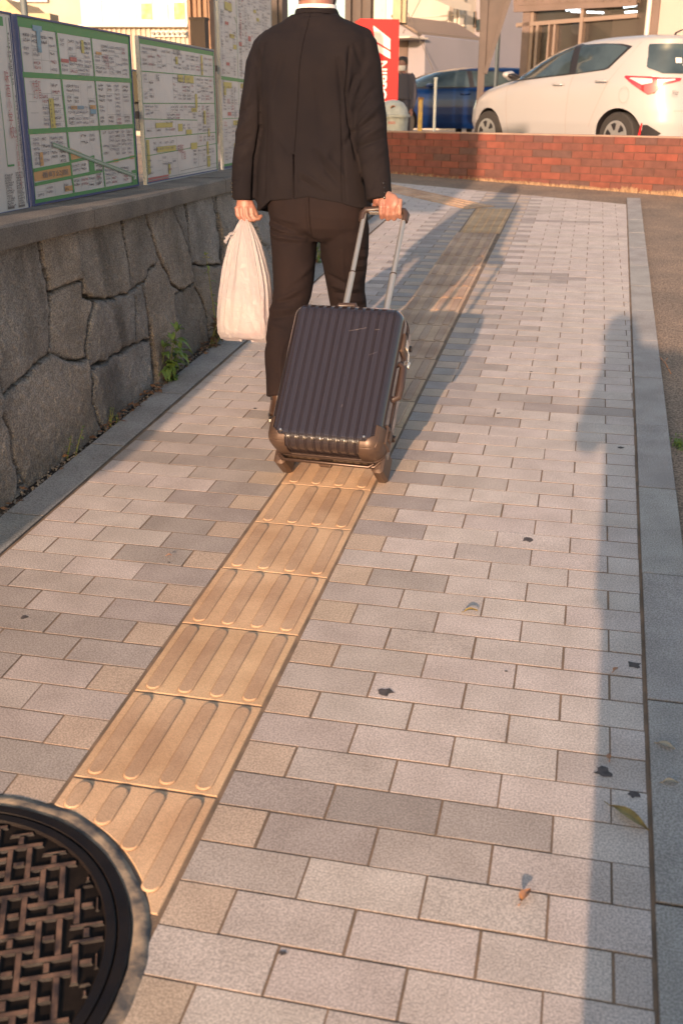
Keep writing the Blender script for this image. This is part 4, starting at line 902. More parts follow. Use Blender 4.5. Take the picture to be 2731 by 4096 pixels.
for (x0, y0, x1, y1, w_) in ((.04, .405, .075, .415, .0004), (.105, .41, .12, .412, .0004), (.10, .32, .125, .332, .0003), (.045, .135, .047, .145, .0004), (.02, .40, .05, .407, .0003)):
    d = Vector((x1 - x0, y1 - y0, 0)); nn = Vector((-d.y, d.x, 0)).normalized() * w_; z = hi[2] + .0009; t.quad(*[Vector((x, y, z)) for x, y in ((x0 - nn.x, Y00 + y0 - nn.y), (x1 - nn.x, Y00 + y1 - nn.y), (x1 + nn.x, Y00 + y1 + nn.y), (x0 + nn.x, Y00 + y0 + nn.y))]); t.build('scratch', [mat('scratch', (.17, .15, .15), .7)], suit, local=True); t = MB()
# ---------------------------------------------------------------- people
m_skin = mat('skin', (.29, .155, .115), .5, col2=(.25, .105, .08), ns=14, bump=.12, bs=240, dist=.001); m_hair = mat('hair', (.018, .013, .011), .5, bump=.6, bs=160, dist=.003)
m_suit = mat('suit_wool', (.0130, .0103, .0118), .9, col2=(.0085, .0072, .0095), ns=5, bump=.25, bs=700, dist=.0008, spec=.15); m_trous = mat('trouser_wool', (.0175, .0112, .0112), .9, col2=(.012, .0085, .0095), ns=6, bump=.25, bs=700, dist=.0008, spec=.15)
m_shirt = mat('shirt_white', (.72, .68, .66), .7); m_leather = mat('shoe_leather', (.055, .028, .018), .35, col2=(.035, .02, .014), ns=20); m_lining = mat('jacket_lining', (.008, .008, .009), .6); m_btn = mat('button', (.012, .01, .01), .25); m_sock = mat('sock', (.02, .016, .018), .9); m_mask = mat('face_mask', (.72, .66, .62), .8)
def head(t, c, s=1.0, tilt=0):
    # head rings about c (centre of the skull); faces +Y
    cx, cy, cz = c
    R_ = [(-.118, .022, .040, .040), (-.108, .030, .052, .058), (-.09, .022, .060, .072), (-.06, .012, .068, .084), (-.02, .004, .074, .092), (.02, 0, .077, .096), (.055, -.004, .075, .094), (.085, -.006, .064, .080), (.105, -.006, .045, .058), (.116, -.006, .018, .025)]
    t.rings([(cx, cy + y * s, cz + z * s, hx * s, hy * s, 2.2) for z, y, hx, hy in R_], 28)
    t.tube([(cx, cy + .088 * s, cz + .01 * s), (cx, cy + .104 * s, cz - .018 * s), (cx, cy + .10 * s, cz - .034 * s), (cx, cy + .085 * s, cz - .04 * s)], [.007 * s, .011 * s, .014 * s, .009 * s], 10, round_end=True)
    for q_ in (-1, 1):
        t.tube([(cx + q_ * .076 * s, cy - .005 * s, cz - .032 * s), (cx + q_ * .083 * s, cy - .008 * s, cz - .005 * s), (cx + q_ * .080 * s, cy - .004 * s, cz + .022 * s)], [.008 * s, .012 * s, .010 * s], 10, flat=.5, ref=(1, 0, 0), round_end=True)
        t.tube([(cx + q_ * .03 * s, cy + .083 * s, cz + .008 * s), (cx + q_ * .036 * s, cy + .083 * s, cz + .008 * s)], .009 * s, 10, round_end=True)
    for dz, r in ((-.058, .0075), (-.068, .008)): t.tube([(cx - .024 * s, cy + .083 * s, cz + dz * s), (cx, cy + .091 * s, cz + dz * s), (cx + .024 * s, cy + .083 * s, cz + dz * s)], r * s, 8, round_end=True)
def facial(c, s, body):
    cx, cy, cz = c; t = MB()
    for q_ in (-1, 1): t = MB(); t.tube([(cx + q_ * .033 * s, cy + .088 * s, cz + .008 * s), (cx + q_ * .033 * s, cy + .0915 * s, cz + .008 * s)], [.0075 * s, .005 * s], 12); t.build('eye', [m_btn], body)
def haircap(c, s, parent, length=0.0):
    cx, cy, cz = c; t = MB()
    R_ = [(-.072 - length, -.05, .050, .052), (-.05, -.035, .070, .068), (-.02, -.022, .081, .084), (.02, -.014, .084, .092), (.055, -.008, .083, .100), (.09, -.004, .074, .090), (.113, -.002, .054, .068), (.127, -.002, .022, .03)]
    t.rings([(cx, cy + y * s, cz + z * s, hx * s, hy * s, 2.3) for z, y, hx, hy in R_], 40)
    q = random.Random(1); t.v = [(x + .004 * noise.noise((x * 60, y * 60, z * 25)), y + .004 * noise.noise((x * 60, y * 60, z * 25 + 7)), z) for x, y, z in t.v]
    o = t.build('hair', [m_hair], parent, smooth=True); return o
# ---- the man
MANB = Vector((-.37, 2.32, .06 * 2.32)); man = thing('person', 'man in a dark suit seen from behind, pulling a suitcase and holding a plastic bag', 'person', MANB)
hc = (-.394, 2.362, 1.662)
t = MB(); head(t, hc)
t.tube([(-.385, 2.32, 1.44), (-.383, 2.322, 1.52), (-.388, 2.335, 1.61)], [.066, .061, .060], 24)
t.rings([(-.38, 2.31, .86, .11, .06, 2.4), (-.39, 2.31, .95, .145, .095, 2.6), (-.385, 2.31, 1.12, .135, .09, 2.6), (-.385, 2.31, 1.30, .155, .095, 2.6), (-.385, 2.31, 1.42, .15, .075, 2.4), (-.385, 2.315, 1.465, .09, .055, 2.2)], 28)
t.tube([(-.45, 2.31, .88), (-.462, 2.285, .76), (-.455, 2.24, .60), (-.468, 2.20, .50), (-.470, 2.15, .36), (-.462, 2.085, .20), (-.455, 2.07, .15)], [.068, .066, .056, .05, .048, .036, .038], 16, round_end=True)
t.tube([(-.31, 2.31, .88), (-.286, 2.35, .76), (-.290, 2.405, .64), (-.295, 2.47, .53), (-.297, 2.55, .40), (-.295, 2.63, .27), (-.29, 2.66, .19)], [.068, .062, .050, .044, .044, .036, .036], 16, round_end=True)
# arms
t.tube([(-.55, 2.315, 1.40), (-.60, 2.31, 1.25), (-.622, 2.30, 1.12), (-.647, 2.285, 1.0), (-.650, 2.28, .915)], [.036, .036, .033, .028, .024], 14, round_end=True)
t.tube([(-.23, 2.315, 1.40), (-.188, 2.295, 1.25), (-.168, 2.27, 1.12), (-.143, 2.235, 1.0), (-.124, 2.20, .93)], [.036, .036, .033, .028, .025], 14, round_end=True)
# right hand: palm above the grip, fingers over its near side and curling under it
gw = lambda x, y, z: SM @ Vector((x, y, z))
gc = gw(.024, 1.003, HZ)
def hand_over(t, wrist, gripc, gx, s=1.0):
    # gx: unit vector along the grip; fingers wrap on the side facing -Y
    yb_ = Vector((0, -1, 0)); up_ = Vector((0, 0, 1))
    k0 = gripc + up_ * .022 * s + yb_ * .016 * s
    t.tube([wrist, wrist.lerp(k0, .45), k0], [.026 * s, .034 * s, .036 * s], 16, flat=[.8, .62, .52], ref=(0, 1, 0), round_end=True)
    for i, (ox, ln, rr) in enumerate(((-.0335, .9, .0090), (-.0113, 1.0, .0094), (.0108, .97, .0092), (.0320, .85, .0082))):
        b_ = k0 + gx * ox * s - up_ * .002 * s; dz = ln
        P = [b_ + up_ * .014 * s + yb_ * .000, b_ - up_ * .010 * s * dz + yb_ * .011 * s, b_ - up_ * .034 * s * dz + yb_ * .010 * s, b_ - up_ * .050 * s * dz - yb_ * .005 * s, b_ - up_ * .049 * s * dz - yb_ * .022 * s, b_ - up_ * .034 * s * dz - yb_ * .034 * s]
        t.tube(P, [rr * s * 1.05, rr * s * 1.08, rr * s * 1.0, rr * s * 1.03, rr * s * .93, rr * s * .85], 12, round_end=True)
    b_ = wrist.lerp(k0, .45) - gx * .030 * s
    t.tube([b_, b_ - gx * .010 * s - up_ * .02 * s - yb_ * .02 * s, b_ + gx * .004 * s - up_ * .044 * s - yb_ * .042 * s, b_ + gx * .03 * s - up_ * .056 * s - yb_ * .046 * s], [.012 * s, .0125 * s, .011 * s, .009 * s], 12, round_end=True)
hand_over(t, Vector((-.122, 2.205, .935)), gc, ax.normalized())
# left hand: seen from the little finger side, fingertips pinching the bag handles
W_ = Vector((-.650, 2.28, .922)); kn = Vector((-.648, 2.272, .868))
t.tube([W_, W_.lerp(kn, .5), kn], [.024, .030, .031], 16, flat=[.8, .6, .55], ref=(0, 1, 0), round_end=True)
for ox, oy, ln in ((-.026, -.002, .85), (-.0075, -.006, 1.0), (.0115, -.003, .97), (.0285, .006, .85)):
    b_ = kn + Vector((ox, oy - .006, 0)); t.tube([b_ + Vector((0, 0, .012)), b_ + Vector((.004, -.004, -.016 * ln)), b_ + Vector((.014, -.002, -.031 * ln)), b_ + Vector((.026, .008, -.030 * ln)), b_ + Vector((.031, .018, -.020 * ln))], [.0086, .0088, .0084, .0080, .0072], 12, round_end=True)
t.tube([W_.lerp(kn, .4) + Vector((.022, .004, 0)), (-.618, 2.28, .88), (-.606, 2.282, .858), (-.612, 2.278, .836)], [.012, .0125, .0105, .0088], 12, round_end=True)
body = t.build('body', [m_skin], man, smooth=True); remesh(body, .0028, 2)
facial(hc, 1, body); haircap(hc, 1.0, man, .014)
t = MB(); t.rings([(-.394, 2.379, 1.562, .062, .080, 2.3), (-.394, 2.377, 1.602, .073, .093, 2.3), (-.394, 2.377, 1.637, .074, .096, 2.3)], 40, cap=False)
t.f = [f_ for f_ in t.f if sum(t.v[i][1] for i in f_) / 4 > 2.37]; t.m = [0] * len(t.f)
t.tube([(-.464, 2.40, 1.627), (-.474, 2.35, 1.642)], .0016, 6); t.tube([(-.324, 2.40, 1.627), (-.314, 2.35, 1.642)], .0016, 6); t.build('face_mask', [m_mask], man, smooth=True)
# shirt collar
t = MB(); t.rings([(-.384, 2.318, 1.49, .078, .076, 2.2), (-.382, 2.32, 1.535, .070, .068, 2.2), (-.381, 2.323, 1.560, .0675, .066, 2.2), (-.381, 2.323, 1.5605, .064, .063, 2.2)], 40, cap=False); t.build('shirt_collar', [m_shirt], man, smooth=True)
# jacket
t = MB()
prof = [(.880, -.600, -.176, .118), (.93, -.603, -.18, .120), (.99, -.600, -.186, .118), (1.07, -.590, -.200, .112), (1.15, -.580, -.208, .108), (1.24, -.582, -.200, .112), (1.33, -.590, -.190, .120), (1.40, -.592, -.186, .120), (1.44, -.588, -.190, .112), (1.468, -.572, -.204, .098), (1.490, -.540, -.232, .084), (1.508, -.500, -.268, .074), (1.524, -.472, -.294, .072), (1.538, -.445, -.318, .066)]
t.rings([((a + b_) / 2, 2.312, z, (b_ - a) / 2, d, 2.7) for z, a, b_, d in prof], 48)
t.rings([(-.383, 2.316, 1.495, .115, .090, 2.2), (-.382, 2.318, 1.517, .086, .083, 2.2), (-.381, 2.321, 1.533, .0775, .077, 2.2), (-.381, 2.322, 1.546, .0725, .072, 2.2), (-.381, 2.322, 1.550, .069, .068, 2.2)], 40)
t.tube([(-.385, 2.315, 1.485), (-.50, 2.315, 1.474), (-.578, 2.315, 1.446)], [.032, .030, .024], 16, round_end=True); t.tube([(-.385, 2.315, 1.485), (-.28, 2.315, 1.486), (-.203, 2.315, 1.462)], [.032, .030, .024], 16, round_end=True)
sl_ = [(-.505, 2.315, 1.448, .048), (-.538, 2.315, 1.438, .052), (-.562, 2.315, 1.418, .0545), (-.585, 2.313, 1.37, .054), (-.596, 2.31, 1.28, .0555), (-.610, 2.307, 1.20, .057), (-.628, 2.302, 1.11, .0545), (-.640, 2.296, 1.05, .052), (-.648, 2.288, .98, .048), (-.650, 2.284, .93, .0440), (-.6495, 2.282, .908, .0415)]
sr_ = [(-.275, 2.315, 1.455, .048), (-.242, 2.315, 1.447, .052), (-.216, 2.315, 1.425, .0545), (-.201, 2.31, 1.37, .054), (-.194, 2.30, 1.28, .0565), (-.180, 2.288, 1.20, .0585), (-.170, 2.272, 1.12, .056), (-.155, 2.252, 1.05, .0535), (-.140, 2.228, .99, .050), (-.130, 2.210, .945, .0465), (-.127, 2.204, .924, .045)]
for S in (sl_, sr_): t.tube([p[:3] for p in S], [p[3] for p in S], 28, ref=(0, 1, 0), flat=1.05, caps=True)
jk = t.build('jacket', [m_suit], man, smooth=True); remesh(jk, .0048, 5)
def seg(P, a, b_):
    a = np.array(a); b_ = np.array(b_); d = b_ - a; tt = np.clip(((P - a) @ d) / (d @ d), 0, 1); return np.linalg.norm(P - a - tt[:, None] * d, axis=1), tt
def folds(o, parent, FL, hem=None, nz=(.0018, 16), back=-.1):
    T_ = np.array(TM[parent.name].translation); FL = [(f_[0], f_[1], f_[2], f_[3], f_[4] * (1.5 if abs(f_[4]) < .009 else 1), f_[5]) for f_ in FL]; V = getv(o) + T_; Nn = getn(o); P2 = V[:, [0, 2]]; dsp = np.zeros(len(V)); bk = np.clip(-Nn[:, 1] * 2 + .3, 0, 1)
    for (x0, z0, x1, z1, amp, wd) in FL:
        d, tt = seg(P2, (x0, z0), (x1, z1)); dsp += amp * np.exp(-(d / wd) ** 2) * np.sin(np.pi * np.clip(tt * .86 + .07, 0, 1)) ** .6 * bk
    nn = np.array([noise.noise((v[0] * nz[1], v[1] * nz[1], v[2] * nz[1] * .45)) + .5 * noise.noise((v[0] * nz[1] * 2.3, v[1] * nz[1] * 2.3, v[2] * nz[1])) for v in V]); dsp += nz[0] * nn
    V = V + Nn * dsp[:, None]
    if hem: V = hem(V)
    setv(o, V - T_)
def hem(V):
    x, z = V[:, 0], V[:, 2]; xs = [-.62, -.59, -.565, -.53, -.48, -.439, -.40, -.384, -.346, -.276, -.212, -.177, -.15]; zs = [.868, .868, .885, .912, .917, .920, .926, .931, .922, .912, .892, .888, .888]
    tors = (x > -.607 + .02 * 0) & (x < -.165) & (V[:, 1] < 2.5); bk = np.clip((2.36 - V[:, 1]) / .1, 0, 1)
    hz = np.interp(x, xs, zs) - .880; k = np.clip((1.02 - z) / .14, 0, 1); inl = tors & ~((np.abs(x + .6495) < .05) & (z > 0)) | (tors & (x > -.60))
    sl = (np.abs(x - (-.127 - (z - .924) * .2)) < .055) & (z < 1.05) & (x > -.172)
    w_ = np.where(tors & ~sl, 1, 0) * k * bk; V[:, 2] += hz * w_
    return V
folds(jk, man, [(-.52, 1.30, -.50, 1.02, .005, .018), (-.35, 1.34, -.33, 1.16, -.004, .016), (-.47, 1.40, -.52, 1.24, -.004, .012), (-.30, 1.12, -.34, .98, .004, .014), (-.50, 1.14, -.45, 1.08, .003, .010), (-.64, 1.0, -.685, .97, -.003, .008), (-.63, 1.22, -.60, 1.30, .004, .010), (-.570, 1.41, -.574, 1.25, -.013, .0045), (-.574, 1.26, -.577, 1.14, -.014, .0045), (-.577, 1.16, -.598, 1.05, -.013, .0045), (-.597, 1.07, -.611, .90, -.015, .0045), (-.240, 1.42, -.252, 1.27, -.013, .0045), (-.252, 1.29, -.243, 1.17, -.014, .0045), (-.243, 1.19, -.218, 1.06, -.014, .0045), (-.218, 1.08, -.188, .97, -.014, .0045), (-.188, .99, -.174, .90, -.013, .0045), (-.46, 1.533, -.30, 1.533, -.004, .0028), (-.437, 1.07, -.439, .88, -.011, .0035), (-.425, 1.06, -.428, .88, .004, .010), (-.40, 1.53, -.437, 1.08, -.0015, .003),
    (-.345, 1.10, -.25, .99, .005, .011), (-.36, 1.08, -.27, .96, -.005, .010), (-.41, 1.02, -.31, .93, .005, .011), (-.42, .985, -.35, .92, -.004, .010), (-.27, 1.20, -.245, .90, -.0022, .004),
    (-.275, 1.38, -.262, 1.22, -.006, .009), (-.255, 1.40, -.245, 1.30, .006, .012), (-.222, 1.33, -.245, 1.25, -.008, .008), (-.18, 1.37, -.235, 1.27, .006, .012), (-.16, 1.29, -.225, 1.22, -.006, .009),
    (-.14, 1.24, -.215, 1.16, .006, .010), (-.15, 1.20, -.225, 1.15, -.006, .007), (-.13, 1.17, -.205, 1.12, .007, .010), (-.125, 1.13, -.21, 1.10, -.006, .007), (-.11, 1.10, -.19, 1.03, .004, .010), (-.12, 1.04, -.155, .96, -.003, .009),
    (-.225, 1.43, -.205, 1.37, -.004, .008), (-.545, 1.43, -.575, 1.33, -.005, .010), (-.578, 1.40, -.572, 1.22, -.005, .007), (-.60, 1.36, -.64, 1.24, .004, .014), (-.60, 1.24, -.66, 1.20, -.004, .009), (-.61, 1.19, -.67, 1.14, .005, .011), (-.61, 1.13, -.675, 1.10, -.005, .009), (-.62, 1.08, -.68, 1.03, .004, .011), (-.575, 1.10, -.55, 1.22, -.003, .012), (-.56, 1.10, -.52, 1.0, -.002, .014), (-.22, 1.16, -.26, 1.10, -.005, .010),
    (-.46, 1.535, -.385, 1.520, -.0028, .004), (-.385, 1.520, -.31, 1.532, -.0028, .004), (-.55, 1.46, -.46, 1.45, .002, .02), (-.50, 1.0, -.48, .92, .003, .02), (-.54, 1.02, -.55, .92, -.003, .014)], hem)
t = MB()
for (x, z, y) in ((-.1075, .952, 2.165), (-.1035, .963 - .0, 2.168)): pass
for k in range(4):
    z = .936 + k * .0155; yy = 2.171 + k * .0045; x = -.1015 - k * .0030; t = MB(); t.tube([(x, yy + .004, z), (x + .0015, yy - .003, z), (x + .0017, yy - .0042, z)], [.0058, .0056, .004], 14); t.build('cuff_button', [m_btn], jk, smooth=True)
t = MB()
for k in range(4):
    z = .922 + k * .0155; t = MB(); t.tube([(-.6865, 2.262, z), (-.692, 2.259, z)], [.0056, .0045], 12); t.build('cuff_button', [m_btn], jk, smooth=True)
from mathutils.bvhtree import BVHTree
m_seamt = mat('dark_stitching', (.002, .0015, .002), 1, spec=0)
def seamline(o, parent, pts, wd, mm, nm, off=.0012, n=40):
    T_ = TM[o.name].translation; me_ = o.data; bv = BVHTree.FromPolygons([v.co + T_ for v in me_.vertices], [tuple(p.vertices) for p in me_.polygons]); L_s = []
    for (x0, z0), (x1, z1) in zip(pts[:-1], pts[1:]):
        for k in range(n): L_s.append((x0 + (x1 - x0) * k / n, z0 + (z1 - z0) * k / n))
    L_s.append(pts[-1]); hit = []
    for x, z in L_s:
        h = bv.ray_cast(Vector((x, 1.4, z)), Vector((0, 1, 0)))
        if h[0] is not None and h[0].y < 2.6: hit.append((h[0], h[1]))
    t = MB()
    for i, (p, nn) in enumerate(hit):
        d = hit[min(i + 1, len(hit) - 1)][0] - hit[max(i - 1, 0)][0]; s = d.cross(nn); s = s.normalized() * wd / 2 if s.length > 1e-9 else Vector((wd / 2, 0, 0)); nn = nn if nn.y < 0 else -nn; t.v += [tuple(p - s + nn * off), tuple(p + nn * off), tuple(p + s + nn * off)]
    t.f = [(i * 3 + j, i * 3 + j + 1, i * 3 + 4 + j, i * 3 + 3 + j) for i in range(len(hit) - 1) for j in (0, 1)]; t.m = [0] * len(t.f)
    return t.build(nm, [mm], parent, smooth=True)
seamline(jk, jk, [(-.437, 1.075), (-.439, .915)], .007, m_seamt, 'back_vent', .0004)
seamline(jk, jk, [(-.383, 1.528), (-.41, 1.36), (-.434, 1.08)], .0018, m_seamt, 'back_seam', .0002)
seamline(jk, jk, [(-.452, 1.526), (-.41, 1.531), (-.36, 1.531), (-.316, 1.528)], .0024, m_seamt, 'collar_seam', .0002)
seamline(jk, jk, [(-.272, 1.24), (-.268, 1.10), (-.262, .915)], .0016, m_seamt, 'side_seam', .0002)
seamline(jk, jk, [(-.535, 1.24), (-.54, 1.10), (-.548, .92)], .0012, m_seamt, 'side_seam', .0002)
t = MB(); t.add([(-.600, 2.30, .93), (-.535, 2.38, .93), (-.535, 2.39, .868), (-.565, 2.36, .858), (-.604, 2.29, .872), (-.595, 2.33, .93), (-.53, 2.41, .93), (-.53, 2.42, .868), (-.56, 2.385, .856), (-.598, 2.32, .872)], [(0, 1, 2, 3, 4), (9, 8, 7, 6, 5), (0, 4, 9, 5), (4, 3, 8, 9), (3, 2, 7, 8)]); t.build('jacket_lining', [m_lining], man)
# trousers
t = MB()
t.rings([(-.385, 2.312, 1.0, .165, .100, 2.6), (-.385, 2.312, .95, .178, .112, 2.6), (-.378, 2.312, .90, .184, .122, 2.5), (-.374, 2.312, .86, .184, .126, 2.4), (-.372, 2.315, .82, .176, .122, 2.3), (-.372, 2.32, .785, .150, .105, 2.2), (-.372, 2.32, .765, .10, .08, 2)], 44)
LL = [(-.462, 2.305, .86, .092), (-.466, 2.295, .80, .0885), (-.460, 2.278, .72, .084), (-.455, 2.255, .64, .0765), (-.456, 2.235, .58, .070), (-.466, 2.215, .53, .0655), (-.475, 2.20, .48, .0655), (-.478, 2.175, .42, .0655), (-.474, 2.145, .36, .0640), (-.466, 2.115, .29, .0615), (-.460, 2.092, .235, .0600), (-.459, 2.086, .218, .0595)]
RL = [(-.285, 2.315, .86, .094), (-.275, 2.335, .80, .0905), (-.278, 2.365, .72, .084), (-.282, 2.40, .65, .0760), (-.288, 2.43, .60, .069), (-.288, 2.455, .55, .0655), (-.286, 2.485, .49, .066), (-.288, 2.53, .42, .064), (-.29, 2.58, .34, .061), (-.29, 2.62, .28, .059), (-.29, 2.635, .255, .0585)]
RL = [(x - .008, y, z, r + .005) for x, y, z, r in RL]
for S in (LL, RL): t.tube([p[:3] for p in S], [p[3] for p in S], 32, ref=(0, 1, 0), flat=1.1)
tr_ = t.build('trousers', [m_trous], man, smooth=True); remesh(tr_, .0048, 4)
folds(tr_, man, [(-.535, .845, -.45, .815, -.006, .006), (-.545, .828, -.44, .795, .006, .006), (-.545, .81, -.41, .790, -.006, .005), (-.54, .795, -.40, .776, .005, .006), (-.54, .775, -.42, .765, -.005, .005), (-.52, .86, -.42, .84, .004, .008),
    (-.385, .92, -.378, .78, -.006, .004), (-.40, .80, -.375, .76, -.008, .010), (-.37, .78, -.36, .74, -.006, .012), (-.44, .60, -.375, .70, .006, .013), (-.47, .575, -.39, .66, -.006, .010), (-.50, .56, -.405, .61, .006, .010), (-.53, .55, -.42, .575, -.006, .007), (-.53, .525, -.43, .54, .006, .009), (-.53, .50, -.43, .515, -.006, .008), (-.52, .48, -.45, .46, .004, .009), (-.42, .50, -.47, .36, .004, .012), (-.545, .40, -.49, .43, -.003, .01), (-.52, .36, -.45, .30, -.003, .012), (-.46, .45, -.455, .23, .0035, .006),
    (-.225, .74, -.19, .735, -.005, .007), (-.23, .72, -.19, .715, .005, .006), (-.23, .70, -.19, .695, -.005, .006), (-.23, .68, -.195, .675, .005, .006), (-.24, .655, -.2, .65, -.006, .006), (-.24, .60, -.34, .64, -.005, .009), (-.23, .585, -.33, .60, .006, .010), (-.23, .56, -.32, .565, -.006, .007), (-.22, .53, -.31, .55, .006, .010), (-.22, .51, -.28, .50, -.005, .007), (-.27, .74, -.285, .48, .0035, .006), (-.20, .78, -.20, .6, .003, .008)], None, nz=(.0028, 13))
seamline(tr_, tr_, [(-.381, .93), (-.377, .86), (-.373, .80)], .0022, m_seamt, 'seat_seam', .0003)
# shoes and socks
def shoe(x, y, zg, pitch, toe):
    M_ = Matrix.Translation((x, y, zg)) @ Matrix.Rotation(toe, 4, 'Z') @ Matrix.Rotation(pitch, 4, 'X')
    t = MB(); t.rings([(0, .125, .004, .046, .145, 2.6), (0, .125, .020, .047, .146, 2.6), (0, .122, .034, .045, .141, 2.5), (0, .10, .052, .040, .118, 2.4), (0, .06, .070, .036, .082, 2.2), (0, .035, .088, .035, .055, 2.2), (0, .028, .098, .036, .048, 2.1)], 36)
    t.v = [tuple(M_ @ Vector(v)) for v in t.v]; o = t.build('shoe', [m_leather], man, smooth=True)
    t = MB(); t.rings([(0, .125, -.006, .050, .150, 2.6), (0, .125, .004, .051, .151, 2.6)], 36); t.box((-.036, -.022, -.020), (.036, .05, -.004), bev=.003); t.v = [tuple(M_ @ Vector(v)) for v in t.v]; smooth_by_angle(t.build('sole', [m_btn], o))
shoe(-.462, 2.045, .152, R(-9), R(8)); shoe(-.29, 2.63, .182, R(4), R(-6))
t = MB(); t.tube([(-.462, 2.078, .205), (-.460, 2.09, .25)], [.040, .044], 20); t.v = [(x + .002 * noise.noise((x * 50, z * 90, 0)), y, z) for x, y, z in t.v]; t.build('sock', [m_sock], man, smooth=True)
t = MB(); t.tube([(-.29, 2.665, .25), (-.29, 2.65, .30)], [.040, .044], 20); t.build('sock', [m_sock], man, smooth=True)
# ---------------------------------------------------------------- plastic bag in his left hand
bt = Vector((-.642, 2.262, .862)); bag = thing('plastic_bag', 'full white plastic shopping bag hanging from the left hand of the man', 'bag', bt)
Mb = bpy.data.materials.new('bag_plastic'); Mb.use_nodes = True; N_ = Mb.node_tree.nodes; L_ = Mb.node_tree.links; bs = N_['Principled BSDF']
bs.inputs['Base Color'].default_value = (.50, .47, .50, 1); bs.inputs['Roughness'].default_value = .38; tr2 = N_.new('ShaderNodeBsdfTranslucent'); tr2.inputs[0].default_value = (.7, .62, .58, 1); nb_ = N_.new('ShaderNodeTexNoise'); nb_.inputs['Scale'].default_value = 55; nb_.inputs['Detail'].default_value = 3; nb_.inputs['Distortion'].default_value = 1.5; tcb = N_.new('ShaderNodeTexCoord'); bpb = N_.new('ShaderNodeBump'); bpb.inputs['Strength'].default_value = .7; bpb.inputs['Distance'].default_value = .006; L_.new(tcb.outputs['Object'], nb_.inputs['Vector']); L_.new(nb_.outputs[0], bpb.inputs['Height']); L_.new(bpb.outputs[0], bs.inputs['Normal']); tp = N_.new('ShaderNodeBsdfTransparent'); mx1 = N_.new('ShaderNodeMixShader'); mx1.inputs[0].default_value = .35; mx2 = N_.new('ShaderNodeMixShader'); mx2.inputs[0].default_value = .27
L_.new(bs.outputs[0], mx1.inputs[1]); L_.new(tr2.outputs[0], mx1.inputs[2]); L_.new(mx1.outputs[0], mx2.inputs[1]); L_.new(tp.outputs[0], mx2.inputs[2]); L_.new(mx2.outputs[0], N_['Material Output'].inputs[0])
t = MB(); N = 220; vs = []
levels = [(.868, -.642, .006, .006), (.855, -.643, .009, .008), (.835, -.644, .018, .013), (.80, -.645, .036, .022), (.76, -.646, .053, .032), (.70, -.646, .071, .044), (.637, -.645, .086, .050), (.57, -.648, .096, .055), (.50, -.652, .103, .059), (.45, -.652, .106, .062), (.422, -.650, .106, .060), (.402, -.648, .100, .052), (.394, -.648, .080, .035), (.393, -.648, .02, .012)]
for li, (z, cx, hx, hy) in enumerate(levels):
    f = li / (len(levels) - 1); pl = max(0, 1 - (.868 - z) / .40)
    for k in range(N):
        a = 2 * math.pi * k / N; c, s = math.cos(a), math.sin(a)
        pw = 2.0 + 1.6 * min(1, (.868 - z) / .3)
        x = hx * math.copysign(abs(c) ** (2 / pw), c); y = hy * .85 * math.copysign(abs(s) ** (2 / pw), s)
        wv = .9 * (1 - 2 * abs(math.sin(a * 6.5 + 1.5 * math.sin(a * 3)))) + .5 * (.5 - abs(math.sin(a * 11 + 2))) + .8 * noise.noise((c * 3.5, s * 3.5, z * 1.2)) + .35 * noise.noise((c * 9, s * 9, z * 3))
        r = 1 + wv * (.022 + .19 * pl * (1 if z > .42 else .4)) * (1 if z < .85 else .3)
        sag = -.010 * abs(c) ** 6 if z < .46 else 0
        vs.append((cx + x * r, 2.262 + y * r, z + sag + .004 * noise.noise((c * 5, s * 5, z * 9))))
K = len(levels)
# refine levels by interpolation
ref = []; MR = 5
for i in range(K - 1):
    for j in range(MR):
        f = j / MR
        for k in range(N):
            p, q_ = Vector(vs[i * N + k]), Vector(vs[(i + 1) * N + k]); pt = p.lerp(q_, f); a = 2 * math.pi * k / N
            crease = .0020 * (1 - 2 * abs(noise.noise((pt.x * 40 + pt.z * 14, pt.y * 40, pt.z * 7)))) + .0014 * (1 - 2 * abs(noise.noise((pt.x * 60, pt.y * 60, pt.z * 38)))); ref.append(pt + Vector((math.cos(a), math.sin(a), 0)) * crease * min(1, i * .4))
ref += [Vector(v) for v in vs[(K - 1) * N:]]
K2 = len(ref) // N; t.add(ref, [(i * N + k, (i + 1) * N + k, (i + 1) * N + (k + 1) % N, i * N + (k + 1) % N) for i in range(K2 - 1) for k in range(N)] + [tuple(range((K2 - 1) * N, K2 * N))])
t.build('bag_skin', [Mb], bag, smooth=True)
t = MB(); rowsf = []
for i in range(9):
    f = i / 8; c = Vector((-.675 - .040 * f, 2.240 - .006 * f, .800 - .035 * f)); w_ = .008 + .020 * f
    rowsf.append([c + Vector((.004 * math.sin(j * 1.9 + i), .004 * math.cos(j * 2.3), w_ * (j / 4 - .5))) for j in range(5)])
t.add([v for r in rowsf for v in r], [(i * 5 + j, i * 5 + j + 1, i * 5 + 6 + j, i * 5 + 5 + j) for i in range(8) for j in range(4)]); t.build('handle_flap', [Mb], bag, smooth=True)
m_box1 = mat('carton_grey', (.36, .37, .34), .7, col2=(.30, .31, .29), ns=30); m_pink = mat('pack_pink', (.68, .36, .38), .6)
t = MB(); t.box((-.045, -.03, -.055), (.035, .03, .055), M4=Matrix.Translation((-.70, 2.262, .475)) @ Matrix.Rotation(R(12), 4, 'Y'), bev=.004); t.build('carton', [m_box1], bag)
t = MB(); t.rings([(-.622, 2.26, .415, .04, .035, 2.4), (-.622, 2.26, .45, .046, .040, 2.6), (-.618, 2.26, .54, .040, .036, 2.4), (-.615, 2.26, .56, .02, .02, 2)], 24); t.build('pink_pack', [m_pink], bag, smooth=True)
t = MB()
